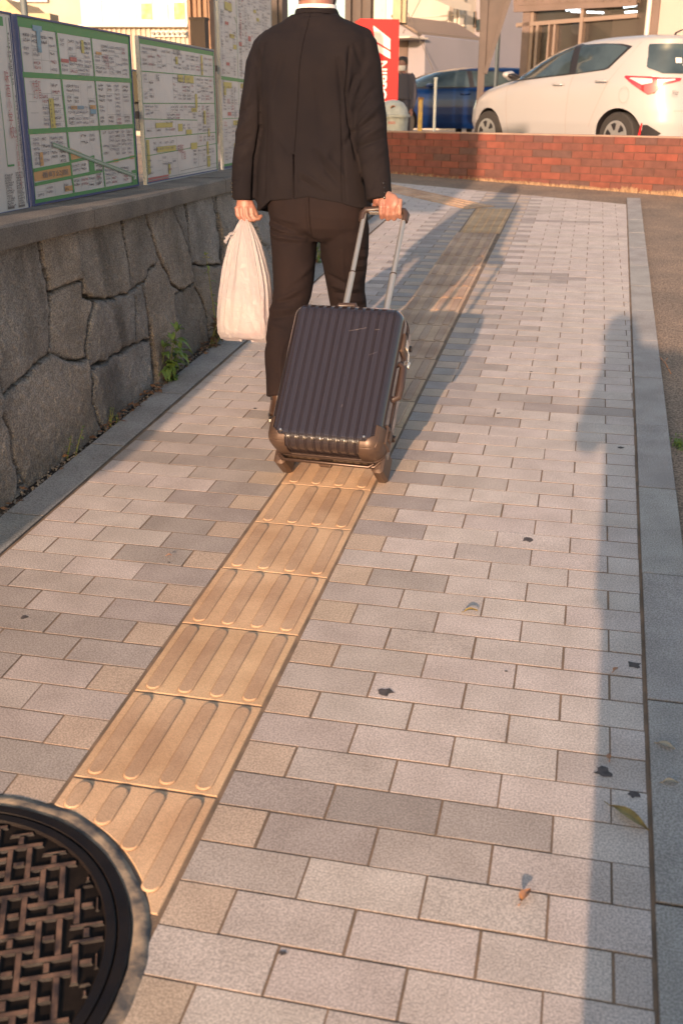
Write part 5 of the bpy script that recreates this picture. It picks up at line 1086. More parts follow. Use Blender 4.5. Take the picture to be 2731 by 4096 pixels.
for i in range(9):
    for j in range(6):
        if (i + j) % 2: x = -.735 + i * .0085; z = .515 + j * .0075 + i * .0035; t.box((x, 2.2285, z), (x + .007, 2.2315, z + .006))
t.build('net_pattern', [m_shirt], bag)
# ---------------------------------------------------------------- the photographer (his shadow lies along the right of the paving)
PX = .71; PY = -1.78; PZ = sw(0, PY).z
pb = thing('person', 'photographer behind the camera whose long shadow lies on the right of the paving', 'person', Vector((PX, PY, PZ)))
m_coat = mat('coat', (.05, .045, .05), .9)
t = MB(); hcp = (.585, PY - .01, 1.19); head(t, hcp)
t.tube([(PX - .03, PY, 1.02), (PX - .08, PY, 1.08), (.59, PY - .02, 1.13)], [.06, .05, .05], 16)
t.rings([(PX, PY, .55, .13, .09, 2.4), (PX, PY, .75, .14, .09, 2.4), (PX, PY, .95, .16, .095, 2.4), (PX, PY, 1.06, .15, .08, 2.2), (PX, PY, 1.10, .07, .05, 2)], 24)
for sx in (-1, 1): t.tube([(PX + .055 + sx * .05, PY, .62), (PX + .065 + sx * .06, PY + .02, .28), (PX + .07 + sx * .065, PY, PZ + .07)], [.07, .052, .04], 14, round_end=True); t.tube([(PX + .07 + sx * .065, PY - .04, PZ + .035), (PX + .07 + sx * .07, PY + .17, PZ + .03)], [.036, .034], 12, round_end=True)
t.tube([(.58, PY, 1.03), (.50, PY + .03, .85), (.535, PY + .10, 1.0), (.545, PY + .13, 1.10)], [.045, .036, .03, .026], 12, round_end=True)
t.tube([(.84, PY, 1.05), (.93, PY + .03, .90), (.77, PY + .11, 1.02), (.66, PY + .13, 1.10)], [.045, .036, .03, .026], 12, round_end=True)
for cx_, sg in ((.545, 1), (.655, -1)):
    t.tube([(cx_, PY + .13, 1.09), (cx_, PY + .135, 1.14)], [.026, .028], 12, flat=.6, ref=(0, 1, 0), round_end=True)
    for k in range(4): t.tube([(cx_ + sg * .012, PY + .14, 1.115 + k * .018), (cx_ + sg * .03, PY + .165, 1.118 + k * .018), (cx_ + sg * .045, PY + .16, 1.12 + k * .018)], .008, 8, round_end=True)
    t.tube([(cx_, PY + .12, 1.11), (cx_ + sg * .02, PY + .125, 1.13)], .009, 8, round_end=True)
pbody = t.build('body', [m_skin], pb, smooth=True); remesh(pbody, .006, 2); facial(hcp, 1, pbody); haircap(hcp, .85, pb)
t = MB(); t.rings([(PX + .075, PY, .06, .152, .14, 3), (PX + .062, PY, .40, .158, .13, 3), (PX + .04, PY, .70, .165, .125, 2.8), (PX + .01, PY, .9, .165, .12, 2.6), (PX + .01, PY, 1.05, .175, .105, 2.4), (PX - .0, PY, 1.115, .15, .09, 2.3), (PX - .04, PY, 1.155, .07, .07, 2)], 36)
t.tube([(.60, PY, 1.08), (.505, PY + .02, .86)], [.062, .055], 16, round_end=True); t.tube([(.505, PY + .02, .85), (.54, PY + .10, 1.0)], [.052, .04], 16, round_end=True)
t.tube([(.83, PY, 1.09), (.95, PY + .02, .92)], [.066, .06], 16, round_end=True); t.tube([(.95, PY + .02, .91), (.77, PY + .11, 1.02)], [.055, .04], 16, round_end=True)
ct = t.build('coat', [m_coat], pb, smooth=True); remesh(ct, .009, 3)
dc = thing('hand_camera', 'small black camera held up by the photographer', 'camera', Vector((.59, PY + .165, 1.16)))
t = MB(); t.box((.555, PY + .135, 1.125), (.645, PY + .165, 1.185), bev=.005); t.build('camera_body', [m_btn], dc)
t = MB(); t.cyl((.60, PY + .165, 1.155), (.60, PY + .185, 1.155), .024, 24); t.build('lens_barrel', [m_btn], dc)
# ---------------------------------------------------------------- cars
m_tyre = mat('tyre', (.03, .026, .024), .85); m_rim = mat('wheel_rim', (.45, .44, .42), .35, .7); m_cglass = mat('car_glass', (.02, .03, .036), .05, spec=.7, col2=(.05, .07, .08), ns=2.5); m_black = mat('black_trim', (.018, .016, .018), .4); m_seam = mat('panel_seam', (.30, .25, .22), .7)
m_tail = mat('tail_lamp_red', (.50, .015, .02), .12, coat=1, spec=.8); m_clear = mat('lamp_clear', (.62, .58, .55), .15, .3, coat=1); m_headl = mat('head_lamp', (.40, .22, .18), .12, coat=1)
def car(label, pos, head_ang, paint, prof, arch_x, wr, wins, scale=1.0, tall=1.0, seamm=None, name='parked_car'):
    T = Matrix.Translation(pos) @ Matrix.Rotation(head_ang, 4, 'Z') @ Matrix.Diagonal((scale, scale, scale * tall, 1))
    c = thing(name, label, 'car', Matrix.Translation(pos) @ Matrix.Rotation(head_ang, 4, 'Z'), 'cars parked behind the brick wall'); NN = 4.0
    zs = [p[0] for p in prof]
    def ring(z):
        xf, xr, b_ = (np.interp(z, zs, [p[i] for p in prof]) for i in (1, 2, 3)); cx, a = (xf + xr) / 2, (xf - xr) / 2; th = np.linspace(math.pi, -math.pi, 481)
        cs, sn = np.cos(th), np.sin(th); x = cx + a * np.sign(cs) * np.abs(cs) ** (2 / NN); y = b_ * np.sign(sn) * np.abs(sn) ** (2 / NN)
        # pull the nose and tail in towards the centre line
        y = y * (1 - .13 * np.clip((x - cx) / max(a, .01), 0, 1) ** 3 - .07 * np.clip(-(x - cx) / max(a, .01), 0, 1) ** 4)
        return x, y
    t = MB(); zz = []
    for i in range(len(zs) - 1):
        k = max(1, int(max(abs(prof[i + 1][0] - prof[i][0]) / .03, abs(prof[i + 1][1] - prof[i][1]) / .09)))
        zz += [zs[i] + (zs[i + 1] - zs[i]) * j / k for j in range(k)]
    zz.append(zs[-1]); step = 5
    for z in zz:
        x, y = ring(z); t.v += [tuple(T @ Vector((float(x[k]), float(y[k]), z))) for k in range(0, 480, step)]
    n = 480 // step; t.f = [(a * n + k, a * n + n + k, a * n + n + (k + 1) % n, a * n + (k + 1) % n) for a in range(len(zz) - 1) for k in range(n)]; t.f = [f_[::-1] for f_ in t.f]
    t.f += [tuple(range((len(zz) - 1) * n, len(zz) * n))[::-1], tuple(range(n))]; t.m = [0] * len(t.f)
    body = t.build('body', [paint, m_black], c)
    bmm = body.data
    import bmesh
    bb = bmesh.new(); bb.from_mesh(bmm); bmesh.ops.recalc_face_normals(bb, faces=bb.faces); bb.to_mesh(bmm); bb.free()
    for wx in arch_x:
        for sy in (-1, 1):
            cm = MB(); cm.tube([T @ Vector((wx, sy * .60, wr + .0)), T @ Vector((wx, sy * 1.1, wr + .0))], [(wr + .045) * scale] * 2, 36); cutter = cm.build('cut', [m_black]); bmq = bmesh.new(); bmq.from_mesh(cutter.data); bmesh.ops.recalc_face_normals(bmq, faces=bmq.faces); bmq.to_mesh(cutter.data); bmq.free()
            md = body.modifiers.new('b', 'BOOLEAN'); md.object = cutter; md.operation = 'DIFFERENCE'; md.solver = 'EXACT'; bpy.context.view_layer.update(); apply_mods(body); bpy.data.objects.remove(cutter)
    smooth_by_angle(body, 32)
    def patch(poly, nm, mm, off=.004, key='p', par=None, K=14, M_=12, side=1):
        # poly in (h,z): key 'x' = measured along the side (left side), key 'y' = across the tail, 'f' = across the nose
        zl = [p[1] for p in poly]; z0, z1 = min(zl), max(zl); t = MB()
        for r in range(K + 1):
            z = z0 + (z1 - z0) * (r + (.001 if r == 0 else -.001 if r == K else 0)) / K; hs = []
            for i in range(len(poly)):
                (h0, q0), (h1, q1) = poly[i], poly[(i + 1) % len(poly)]
                if (q0 - z) * (q1 - z) <= 0 and q0 != q1: hs.append(h0 + (h1 - h0) * (z - q0) / (q1 - q0))
            if not hs: hs = [poly[0][0]]
            x, y = ring(z); L2 = np.concatenate([[0], np.cumsum(np.hypot(np.diff(x), np.diff(y)))]); half = slice(0, 241)
            def pval(h):
                if key == 'x': idx = 40 + int(np.argmin(np.abs(x[40:201] - h))); return L2[idx] + (h - x[idx]) 
                if key == 'y': j = int(np.argmin(np.abs(y[0:100] - h))) if h >= 0 else None; return L2[j] if j is not None else -L2[int(np.argmin(np.abs(y[0:100] + h)))]
                if key == 'c': return L2[np.argmin(np.abs(x[60:200] - (x[0] + .0))) * 0] + h
            pa, pb_ = (pval(min(hs)), pval(max(hs))) if key != 'f' else (min(hs), max(hs))
            for q_ in range(M_ + 1):
                if key == 'f':
                    yy = pa + (pb_ - pa) * q_ / M_; j = 140 + int(np.argmin(np.abs(y[140:241] - abs(yy)))); px_, py_ = x[j], yy
                else:
                    pp = pa + (pb_ - pa) * q_ / M_; ap = abs(pp); px_ = np.interp(ap, L2[:241], x[:241]); py_ = np.interp(ap, L2[:241], y[:241]) * (1 if pp >= 0 else -1)
                nx_, ny_ = px_ - np.clip(px_, prof[0][2] + .9, prof[0][1] - .9), py_ - np.clip(py_, -.3, .3); l = math.hypot(nx_, ny_) or 1
                t.v.append(tuple(T @ Vector((px_ + nx_ / l * off, side * (py_ + ny_ / l * off), z + off * .4))))
        t.f = [(r * (M_ + 1) + k, r * (M_ + 1) + k + 1, (r + 1) * (M_ + 1) + k + 1, (r + 1) * (M_ + 1) + k) for r in range(K) for k in range(M_)]; t.m = [0] * len(t.f)
        return t.build(nm, [mm], par or c, smooth=True)
    for w_ in wins: patch(*w_[:3], **w_[3])
    for wx in arch_x:
        for sy in (-1, 1):
            y1 = sy * .80; t = MB(); c0 = T @ Vector((wx, y1, wr)); cin = T @ Vector((wx, sy * .62, wr)); o_ = (c0 - cin).normalized(); S_c = scale
            t.tube([cin, c0 - o_ * .02, c0, c0 + o_ * .006], [wr * .96 * S_c, wr * S_c, wr * .95 * S_c, wr * .70 * S_c], 40); wh = smooth_by_angle(t.build('wheel', [m_tyre], c), 40)
            t = MB(); t.tube([c0 + o_ * .002, c0 + o_ * .009, c0 + o_ * .010], [wr * .66 * S_c, wr * .65 * S_c, wr * .60 * S_c], 40); rm = t.build('rim', [m_rim], wh)
            t = MB(); fwd = (T.to_3x3() @ Vector((1, 0, 0))).normalized()
            for k in range(6):
                a = k * math.pi / 3 + .3; d = fwd * math.cos(a) + Vector((0, 0, 1)) * math.sin(a); e = fwd * -math.sin(a) + Vector((0, 0, 1)) * math.cos(a)
                P = [c0 + o_ * .0115 + d * (wr * f1 * S_c) + e * (wr * f2 * S_c) for f1, f2 in ((.26, -.05), (.54, -.16), (.56, .04), (.50, .15), (.26, .04))]; t.add(P, [tuple(range(5))])
            t.build('wheel_cover_slots', [m_black], rm)
    return c, T, patch
m_cw = mat('car_white', (.345, .335, .34), .35, coat=.5, spec=.4); m_cb = mat('car_blue_shaded', (.001, .013, .065), .3, coat=.6, spec=.3)  # blue paint darkened to stand in for shade over the car
yaris = [(.20, 1.90, -1.88, .76), (.28, 2.0, -1.93, .81), (.45, 2.06, -1.96, .845), (.62, 2.04, -1.95, .85), (.74, 1.97, -1.92, .85), (.83, 1.84, -1.90, .845), (.90, 1.62, -1.885, .835), (.96, 1.36, -1.88, .815), (1.01, 1.10, -1.87, .79), (1.10, .90, -1.845, .755), (1.20, .70, -1.82, .72), (1.30, .47, -1.80, .68), (1.38, .22, -1.80, .645), (1.43, .0, -1.80, .61), (1.465, -.25, -1.74, .56), (1.49, -.5, -1.55, .46), (1.50, -.75, -1.15, .2)]
X_ = dict
wins = [([(.98, .985), (.86, 1.12), (.30, 1.385), (-.30, 1.425), (-1.02, 1.40), (-1.26, 1.36), (-.98, 1.09), (-.40, 1.045), (.62, .985)], 'window_surround', m_black, X_(off=.003, key='x', K=26, M_=30)),
        ([(.66, 1.0), (.62, 1.16), (.28, 1.365), (-.24, 1.405), (-.32, 1.05)], 'door_window', m_cglass, X_(off=.007, key='x', K=20)), ([(.90, 1.0), (.84, 1.11), (.68, 1.185), (.71, 1.0)], 'door_window', m_cglass, X_(off=.007, key='x')),
        ([(-.44, 1.055), (-.36, 1.41), (-1.0, 1.39), (-1.20, 1.345), (-.955, 1.10)], 'door_window', m_cglass, X_(off=.007, key='x', K=20)),
        ([(-.58, 1.03), (.58, 1.03), (.66, 1.10), (.60, 1.37), (-.60, 1.37), (-.66, 1.10)], 'rear_window', m_cglass, X_(off=.012, key='y', K=16, M_=30)),
        ([(-.62, 1.00), (.62, 1.00), (.60, 1.40), (-.60, 1.40)], 'windscreen', m_cglass, X_(off=.010, key='f', K=16, M_=20)),
        ([(1.86, .72), (1.60, .90), (1.42, .93), (1.50, .84), (1.74, .70)], 'headlight', m_headl, X_(off=.006, key='x')),
        ([(-.385, .30), (-.377, .30), (-.407, 1.03), (-.415, 1.03)], 'door_seam', m_seam, X_(off=.002, key='x', M_=1)),
        ([(.775, .30), (.783, .30), (.86, .95), (.852, .95)], 'door_seam', m_seam, X_(off=.002, key='x', M_=1)), ([(-.80, .40), (-.793, .40), (-1.075, 1.0), (-1.083, 1.0)], 'door_seam', m_seam, X_(off=.002, key='x', M_=1)), ([(-1.077, 1.0), (-1.085, 1.0), (-1.36, 1.40), (-1.368, 1.40)], 'door_seam', m_seam, X_(off=.002, key='x', M_=1))]
cpos = Vector((.54, 14.46, .62)); cang = math.atan2(.70, -.72)
wc, WT, wp = car('white hatchback parked beyond the brick wall with its tail toward the right', cpos, cang, m_cw, yaris, (1.255, -1.255), .295, wins)
# tail lamp: wraps round the rear corner; measured along the skin from the tail centre line
def ppatch(T, prof, poly, nm, mm, off, par, K=10, M_=14):
    zs = [p[0] for p in prof]; t = MB(); z0, z1 = min(p[1] for p in poly), max(p[1] for p in poly)
    for r in range(K + 1):
        z = z0 + (z1 - z0) * (r + (.01 if r == 0 else -.01 if r == K else 0)) / K; hs = []
        for i in range(len(poly)):
            (h0, q0_), (h1, q1_) = poly[i], poly[(i + 1) % len(poly)]
            if (q0_ - z) * (q1_ - z) <= 0 and q0_ != q1_: hs.append(h0 + (h1 - h0) * (z - q0_) / (q1_ - q0_))
        xf, xr, b_ = (np.interp(z, zs, [p[i] for p in prof]) for i in (1, 2, 3)); cx, a = (xf + xr) / 2, (xf - xr) / 2; th = np.linspace(math.pi, 0, 400); cs, sn = np.cos(th), np.sin(th)
        x = cx + a * np.sign(cs) * np.abs(cs) ** .5; y = b_ * np.abs(sn) ** .5; y = y * (1 - .13 * np.clip((x - cx) / a, 0, 1) ** 3 - .07 * np.clip(-(x - cx) / a, 0, 1) ** 4); L2 = np.concatenate([[0], np.cumsum(np.hypot(np.diff(x), np.diff(y)))])
        for q_ in range(M_ + 1):
            pp = min(hs) + (max(hs) - min(hs)) * q_ / M_; px_, py_ = np.interp(pp, L2, x), np.interp(pp, L2, y); nx_, ny_ = px_ - np.clip(px_, -1.3, 1.3), py_ - min(py_, .3); l = math.hypot(nx_, ny_) or 1
            t.v.append(tuple(T @ Vector((float(px_ + nx_ / l * off), float(py_ + ny_ / l * off), z))))
    t.f = [(r * (M_ + 1) + k, r * (M_ + 1) + k + 1, (r + 1) * (M_ + 1) + k + 1, (r + 1) * (M_ + 1) + k) for r in range(K) for k in range(M_)]; t.m = [0] * len(t.f)
    return t.build(nm, [mm], par, smooth=True)
tl_ = ppatch(WT, yaris, [(.38, .985), (.40, .95), (.62, .90), (.72, .80), (.80, .79), (1.0, .92), (1.10, 1.0), (1.08, 1.015)], 'tail_light', m_tail, .014, wc, K=14)
ppatch(WT, yaris, [(.74, .93), (.86, .905), (1.03, .985), (1.0, .992), (.74, .978)], 'clear_lens', m_clear, .018, tl_); ppatch(WT, yaris, [(.47, .958), (.68, .925), (.68, .972), (.47, .976)], 'clear_lens', m_clear, .018, tl_)
ppatch(WT, yaris, [(.60, .34), (.66, .30), (.84, .30), (.86, .44), (.80, .44)], 'bumper_reflector', m_black, .006, wc); ppatch(WT, yaris, [(.855, .31), (.885, .31), (.885, .46), (.865, .46)], 'bumper_reflector', m_tail, .007, wc)
ppatch(WT, yaris, [(.0, .945), (.42, .935), (.42, .941), (.0, .951)], 'tailgate_seam', m_seam, .003, wc, K=2); ppatch(WT, yaris, [(.0, .60), (.50, .60), (.50, .606), (.0, .606)], 'tailgate_seam', m_seam, .003, wc, K=2)
def WV(x, y, z): return WT @ Vector((x, y, z))
t = MB(); t.tube([WV(.70, .80, 1.045), WV(.70, .90, 1.05), WV(.69, .985, 1.06)], [.03, .085, .055], 16, flat=.75, ref=(0, 0, 1), round_end=True); mi_ = t.build('wing_mirror', [m_cw], wc, smooth=True)
t = MB(); t.tube([WV(.64, .80, 1.03), WV(.635, .90, 1.035), WV(.63, .96, 1.045)], [.03, .07, .045], 12, flat=.7, ref=(0, 0, 1), round_end=True); t.build('mirror_glass', [m_black], mi_, smooth=True)
for hx_, hz_ in ((-.20, .925), (-1.0 + .03, .955)):
    t = MB(); t.tube([WV(hx_ - .10, .835, hz_), WV(hx_ - .06, .868, hz_ + .002), WV(hx_ + .06, .868, hz_ + .002), WV(hx_ + .10, .835, hz_)], .013, 10); t.build('door_handle', [m_cw], wc, smooth=True)
t = MB(); t.box((-.12, -.02, 0), (.12, .0, .035), M4=WT @ Matrix.Translation((-1.80, -.0, 1.395)) @ Matrix.Rotation(R(90), 4, 'Z'), bev=.004); t.build('brake_light', [m_tail], wc)
t = MB(); t.tube([WV(-1.35, .0, 1.49), WV(-1.37, 0, 1.53), WV(-1.52, 0, 1.575)], [.02, .012, .005], 8); t.build('roof_antenna', [m_black], wc, smooth=True)
t = MB(); t.tube([WV(-1.89, -.1, 1.06), WV(-1.90, .12, 1.09), WV(-1.89, .30, 1.075)], [.018, .014, .008], 8); t.build('rear_wiper', [m_black], wc, smooth=True)
t = MB(); ppatch(WT, yaris, [(.36, 1.155), (.44, 1.155), (.44, 1.215), (.36, 1.215)], 'sticker', m_sw, .016, wc, K=3, M_=3); ppatch(WT, yaris, [(.28, 1.125), (.35, 1.125), (.35, 1.145), (.28, 1.145)], 'sticker', m_sw, .016, wc, K=3, M_=3)
cu = bpy.data.curves.new('t', 'FONT'); cu.body = 'Vitz'; cu.size = .075; cu.shear = .3; cu.resolution_u = 2; to = bpy.data.objects.new('t', cu); COL.objects.link(to); dg = bpy.context.evaluated_depsgraph_get(); me = bpy.data.meshes.new_from_object(to.evaluated_get(dg)); bpy.data.objects.remove(to); t = MB()
t.add([WV(-1.935, .62 - v.co.x, .79 + v.co.y) for v in me.vertices], [tuple(p.vertices) for p in me.polygons]); t.build('badge', [mat('badge_grey', (.12, .1, .1), .4)], wc)
t = MB(); n = 40; cc = [(-1.38 + .085 * math.cos(2 * math.pi * k / n), .868, .79 + .095 * math.sin(2 * math.pi * k / n)) for k in range(n)]
t.v = [tuple(WV(x, .851, z)) for x, y, z in cc] + [tuple(WV(-1.38 + (x + 1.38) * .95, .851, .79 + (z - .79) * .95)) for x, y, z in cc]; t.f = [(k, (k + 1) % n, n + (k + 1) % n, n + k) for k in range(n)]; t.m = [0] * n; t.build('fuel_flap', [m_seam], wc)
swift = [(.20, 1.85, -1.80, .76), (.28, 1.95, -1.88, .81), (.45, 2.0, -1.92, .845), (.62, 1.97, -1.92, .85), (.76, 1.88, -1.90, .845), (.86, 1.66, -1.88, .83), (.92, 1.38, -1.87, .815), (.97, 1.12, -1.86, .78), (1.08, .88, -1.82, .74), (1.20, .60, -1.76, .69), (1.28, .38, -1.72, .65), (1.335, .10, -1.68, .60), (1.37, -.2, -1.60, .53), (1.385, -.45, -1.35, .40), (1.39, -.6, -1.0, .2)]
wins = [([(.98, .95), (.88, 1.06), (.42, 1.26), (-.1, 1.325), (-.8, 1.315), (-1.35, 1.24), (-1.5, 1.10), (-1.2, 1.02), (.5, .95)], 'window_surround', m_black, X_(off=.003, key='x', K=26, M_=30)),
        ([(.62, .975), (.55, 1.14), (.30, 1.26), (-.18, 1.30), (-.22, .99)], 'door_window', m_cglass, X_(off=.008, key='x', K=20)), ([(-.32, 1.0), (-.28, 1.30), (-.8, 1.295), (-1.22, 1.22), (-1.10, 1.04)], 'door_window', m_cglass, X_(off=.008, key='x', K=20)),
        ([(-.66, .98), (.66, .98), (.60, 1.30), (-.60, 1.30)], 'windscreen', m_cglass, X_(off=.010, key='f', K=18, M_=24)), ([(1.88, .70), (1.70, .84), (1.40, .87), (1.45, .78), (1.7, .68)], 'headlight', m_clear, X_(off=.006, key='x')),
        ([(-.27, .30), (-.262, .30), (-.262, .97), (-.27, .97)], 'door_seam', m_black, X_(off=.002, key='x', M_=1)), ([(.78, .30), (.788, .30), (.86, .90), (.852, .90)], 'door_seam', m_black, X_(off=.002, key='x', M_=1))]
bc, BT_, bp_ = car('dark blue hatchback parked behind the white pole, facing left', Vector((-2.42, 21.9, .66)), math.atan2(-.40, -.915), m_cb, swift, (1.22, -1.22), .31, wins, seamm=m_black)
def BV(x, y, z): return BT_ @ Vector((x, y, z))
t = MB(); t.tube([BV(.66, .80, 1.0), BV(.66, .92, 1.0), BV(.65, .99, 1.01)], [.03, .08, .05], 14, flat=.7, ref=(0, 0, 1), round_end=True); t.build('wing_mirror', [m_cb], bc, smooth=True)
for hx_ in (-.12, -1.0):
    t = MB(); t.tube([BV(hx_ - .1, .83, .86), BV(hx_ - .06, .865, .86), BV(hx_ + .06, .865, .86), BV(hx_ + .1, .83, .86)], .013, 8); t.build('door_handle', [m_cb], bc, smooth=True)
# second blue car nose glimpsed to the right of it
t = thing('parked_car', 'bright blue car end glimpsed between the dark blue hatchback and the white car', 'car', Vector((-.25, 23.6, .66)), 'cars parked behind the brick wall')
mb2 = MB(); p = at(1150, 210, 25.0); mb2.rings([(p.x, p.y, LZ + .25, .85, 1.8, 4), (p.x, p.y, LZ + .7, .87, 1.85, 4), (p.x, p.y, LZ + 1.0, .84, 1.75, 4), (p.x, p.y + .3, LZ + 1.35, .66, 1.1, 4), (p.x, p.y + .3, LZ + 1.42, .5, .9, 3)], 40); smooth_by_angle(mb2.build('body', [m_cb], t), 40)
mb2 = MB(); mb2.rings([(p.x, p.y + .28, LZ + 1.05, .80, 1.36, 4), (p.x, p.y + .3, LZ + 1.32, .69, 1.15, 4)], 40, cap=False); mb2.build('windows', [m_cglass], t, smooth=True)
for sx in (-1, 1):
    for sy in (-1, 1): mb2 = MB(); c_ = Vector((p.x + sx * .80, p.y + sy * 1.15, LZ + .30)); mb2.cyl(c_, c_ + Vector((sx * .09, 0, 0)), .30, 24); mb2.build('wheel', [m_tyre], t)
# ---------------------------------------------------------------- far pedestrian with a face mask
pp = at(925, 128, 17.4); gp_ = Vector((pp.x, pp.y, LZ)); H_ = pp.z - LZ
fp = thing('person', 'masked pedestrian with dark hair standing behind the red sign', 'person', gp_)
m_cl = mat('dark_clothes', (.06, .055, .07), .9); c_ = (0, 0, H_ - .12); s_ = .92
def place(t_, M_): t_.v = [tuple(M_ @ Vector(v)) for v in t_.v]; return t_
FM = Matrix.Translation(gp_) @ Matrix.Rotation(R(165), 4, 'Z')
t = MB(); head(t, c_, s_); t.tube([(0, 0, H_ - .30), (0, 0, H_ - .18)], [.055, .05], 14); t.rings([(0, 0, .80, .15, .10, 2.4), (0, 0, 1.0, .14, .095, 2.4), (0, 0, 1.2, .16, .10, 2.4), (0, 0, H_ - .30, .17, .08, 2.2), (0, 0, H_ - .26, .08, .06, 2)], 20)
for sx in (-1, 1):
    t.tube([(sx * .08, 0, .84), (sx * .09, .02, .45), (sx * .09, 0, .08)], [.085, .06, .045], 12, round_end=True); t.tube([(sx * .09, -.03, .04), (sx * .09, .15, .03)], .036, 10, round_end=True)
    t.tube([(sx * .17, 0, H_ - .33), (sx * .22, 0, H_ - .60), (sx * .21, .05, H_ - .82)], [.048, .04, .03], 12, round_end=True)
    for k in range(4): t.tube([(sx * .21 + (k - 1.5) * .012, .05, H_ - .85), (sx * .21 + (k - 1.5) * .013, .065, H_ - .93)], .008, 8, round_end=True)
    t.tube([(sx * .19, .06, H_ - .83), (sx * .175, .08, H_ - .88)], .009, 8, round_end=True)
fb = place(t, FM).build('body', [m_skin], fp, smooth=True); remesh(fb, .008, 2)
t = MB(); t.rings([(0, -.016, H_ - .22, .055, .06, 2.2), (0, -.02, H_ - .12, .078, .085, 2.3), (0, -.012, H_ - .05, .080, .095, 2.3), (0, -.004, H_ - .01, .06, .07, 2), (0, 0, H_, .02, .03, 2)], 24); place(t, FM).build('hair', [m_hair], fp, smooth=True)
t = MB(); t.rings([(0, .015, H_ - .225, .058, .072, 2.3), (0, .018, H_ - .185, .070, .087, 2.3), (0, .018, H_ - .145, .068, .088, 2.3)], 24, cap=False); t.f = [f_ for f_ in t.f if sum(t.v[i][1] for i in f_) / 4 > .02]; t.m = [0] * len(t.f); place(t, FM).build('face_mask', [m_mask], fp, smooth=True)
t = MB(); t.rings([(0, 0, .78, .18, .13, 2.4), (0, 0, 1.0, .165, .12, 2.4), (0, 0, 1.22, .185, .12, 2.4), (0, 0, H_ - .31, .19, .10, 2.2), (0, 0, H_ - .265, .09, .07, 2)], 24)
for sx in (-1, 1): t.tube([(sx * .17, 0, H_ - .33), (sx * .225, 0, H_ - .60), (sx * .212, .045, H_ - .80)], [.065, .055, .042], 14, round_end=True)
jk2 = place(t, FM).build('coat', [m_cl], fp, smooth=True); remesh(jk2, .012, 2)
t = MB(); 
for sx in (-1, 1): t.tube([(sx * .08, 0, .86), (sx * .09, .02, .45), (sx * .09, 0, .09)], [.10, .078, .066], 14)
place(t, FM).build('trousers', [m_cl], fp, smooth=True)
# ---------------------------------------------------------------- buildings
def rectpts(x0, y0, x1, y1, n, q): return [on(x0, y1, n, q), on(x1, y1, n, q), on(x1, y0, n, q), on(x0, y0, n, q)]
def slab(t, x0, y0, x1, y1, n, q, d0, d1, mi=0, level=True):
    """box on the facade plane; corners given where they show, thickness along the plane normal (towards the camera)"""
    n = Vector(n).normalized(); P = rectpts(x0, y0, x1, y1, n, q)
    if level:
        za, zb = on((x0 + x1) / 2, y1, n, q).z, on((x0 + x1) / 2, y0, n, q).z
        a, b_ = P[0], P[1]; P = [Vector((a.x, a.y, za)), Vector((b_.x, b_.y, za)), Vector((b_.x, b_.y, zb)), Vector((a.x, a.y, zb))]
    t.add([p + n * d0 for p in P] + [p + n * d1 for p in P], [(3, 2, 1, 0), (4, 5, 6, 7), (0, 1, 5, 4), (1, 2, 6, 5), (2, 3, 7, 6), (3, 0, 4, 7)], mi)
LN_ = Vector((-.404, -.915, 0))      # facades parallel to the brick wall, facing the camera
LU = Vector((.915, -.404, 0))
m_cream = mat('cream_wall', (.47, .40, .33), .85, col2=(.42, .35, .29), ns=1.5); m_white2 = mat('white_wall', (.47, .42, .37), .85, col2=(.43, .38, .33), ns=1.2); m_store = mat('store_brown', (.15, .105, .09), .7, col2=(.12, .085, .07), ns=3); m_frame = mat('shop_frame', (.24, .175, .14), .5, .3); m_int = mat('shop_inside', (.10, .075, .06), .9, col2=(.15, .11, .085), ns=1.3); m_pane = glassmat('shop_pane', (.06, .05, .045), .45, .08)
m_tubel = mat('fluorescent_tube', (.9, .9, .9), .5, emit=(.85, .95, 1.0), es=9.0); m_pinkw = mat('pinkish_render', (.40, .335, .305), .9, col2=(.36, .30, .275), ns=1.0)
# shop on the right
q0 = at(1320, 120, 19.5); sh = thing('shop_building', 'brown fronted shop with wide dark windows and lit fluorescent tubes above the white car', 'building', Vector((q0.x, q0.y, LZ)))
t = MB(); slab(t, 1182, -60, 1462, 5, LN_, q0, -.2, .06); slab(t, 1182, -60, 1198, 330, LN_, q0, -.2, .0); slab(t, 1462, -400, 1480, 330, LN_, q0, -.3, -.02)
t.build('front_wall', [m_store], sh)
t = MB(); P = [on(1182, 330, LN_, q0), on(1640, 330, LN_, q0)]
for zc in (LZ - .1, 3.9): pass
a, b_ = P[0] - LN_ * -.0, P[1]; bk_ = -LN_ * 4
Vs = [Vector((a.x, a.y, LZ - .2)), Vector((b_.x, b_.y, LZ - .2)), Vector((b_.x, b_.y, LZ - .2)) + bk_, Vector((a.x, a.y, LZ - .2)) + bk_]; hh = Vector((0, 0, 3.6))
Vs = [v - LN_ * .25 for v in Vs]; t.add(Vs + [v + hh for v in Vs], [(0, 1, 2, 3), (2, 3, 7, 6), (3, 0, 4, 7), (1, 2, 6, 5), (4, 5, 6, 7)]); t.build('interior', [m_int], sh)
wn = MB(); slab(wn, 1198, 5, 1455, 330, LN_, q0, -.13, -.12); wv = wn.build('shop_window', [m_pane], sh)
t = MB()
slab(t, 1190, 26, 1205, 330, LN_, q0, -.12, -.02)
for (x0, y0, x1, y1) in ((1198, 5, 1455, 22), ): pass
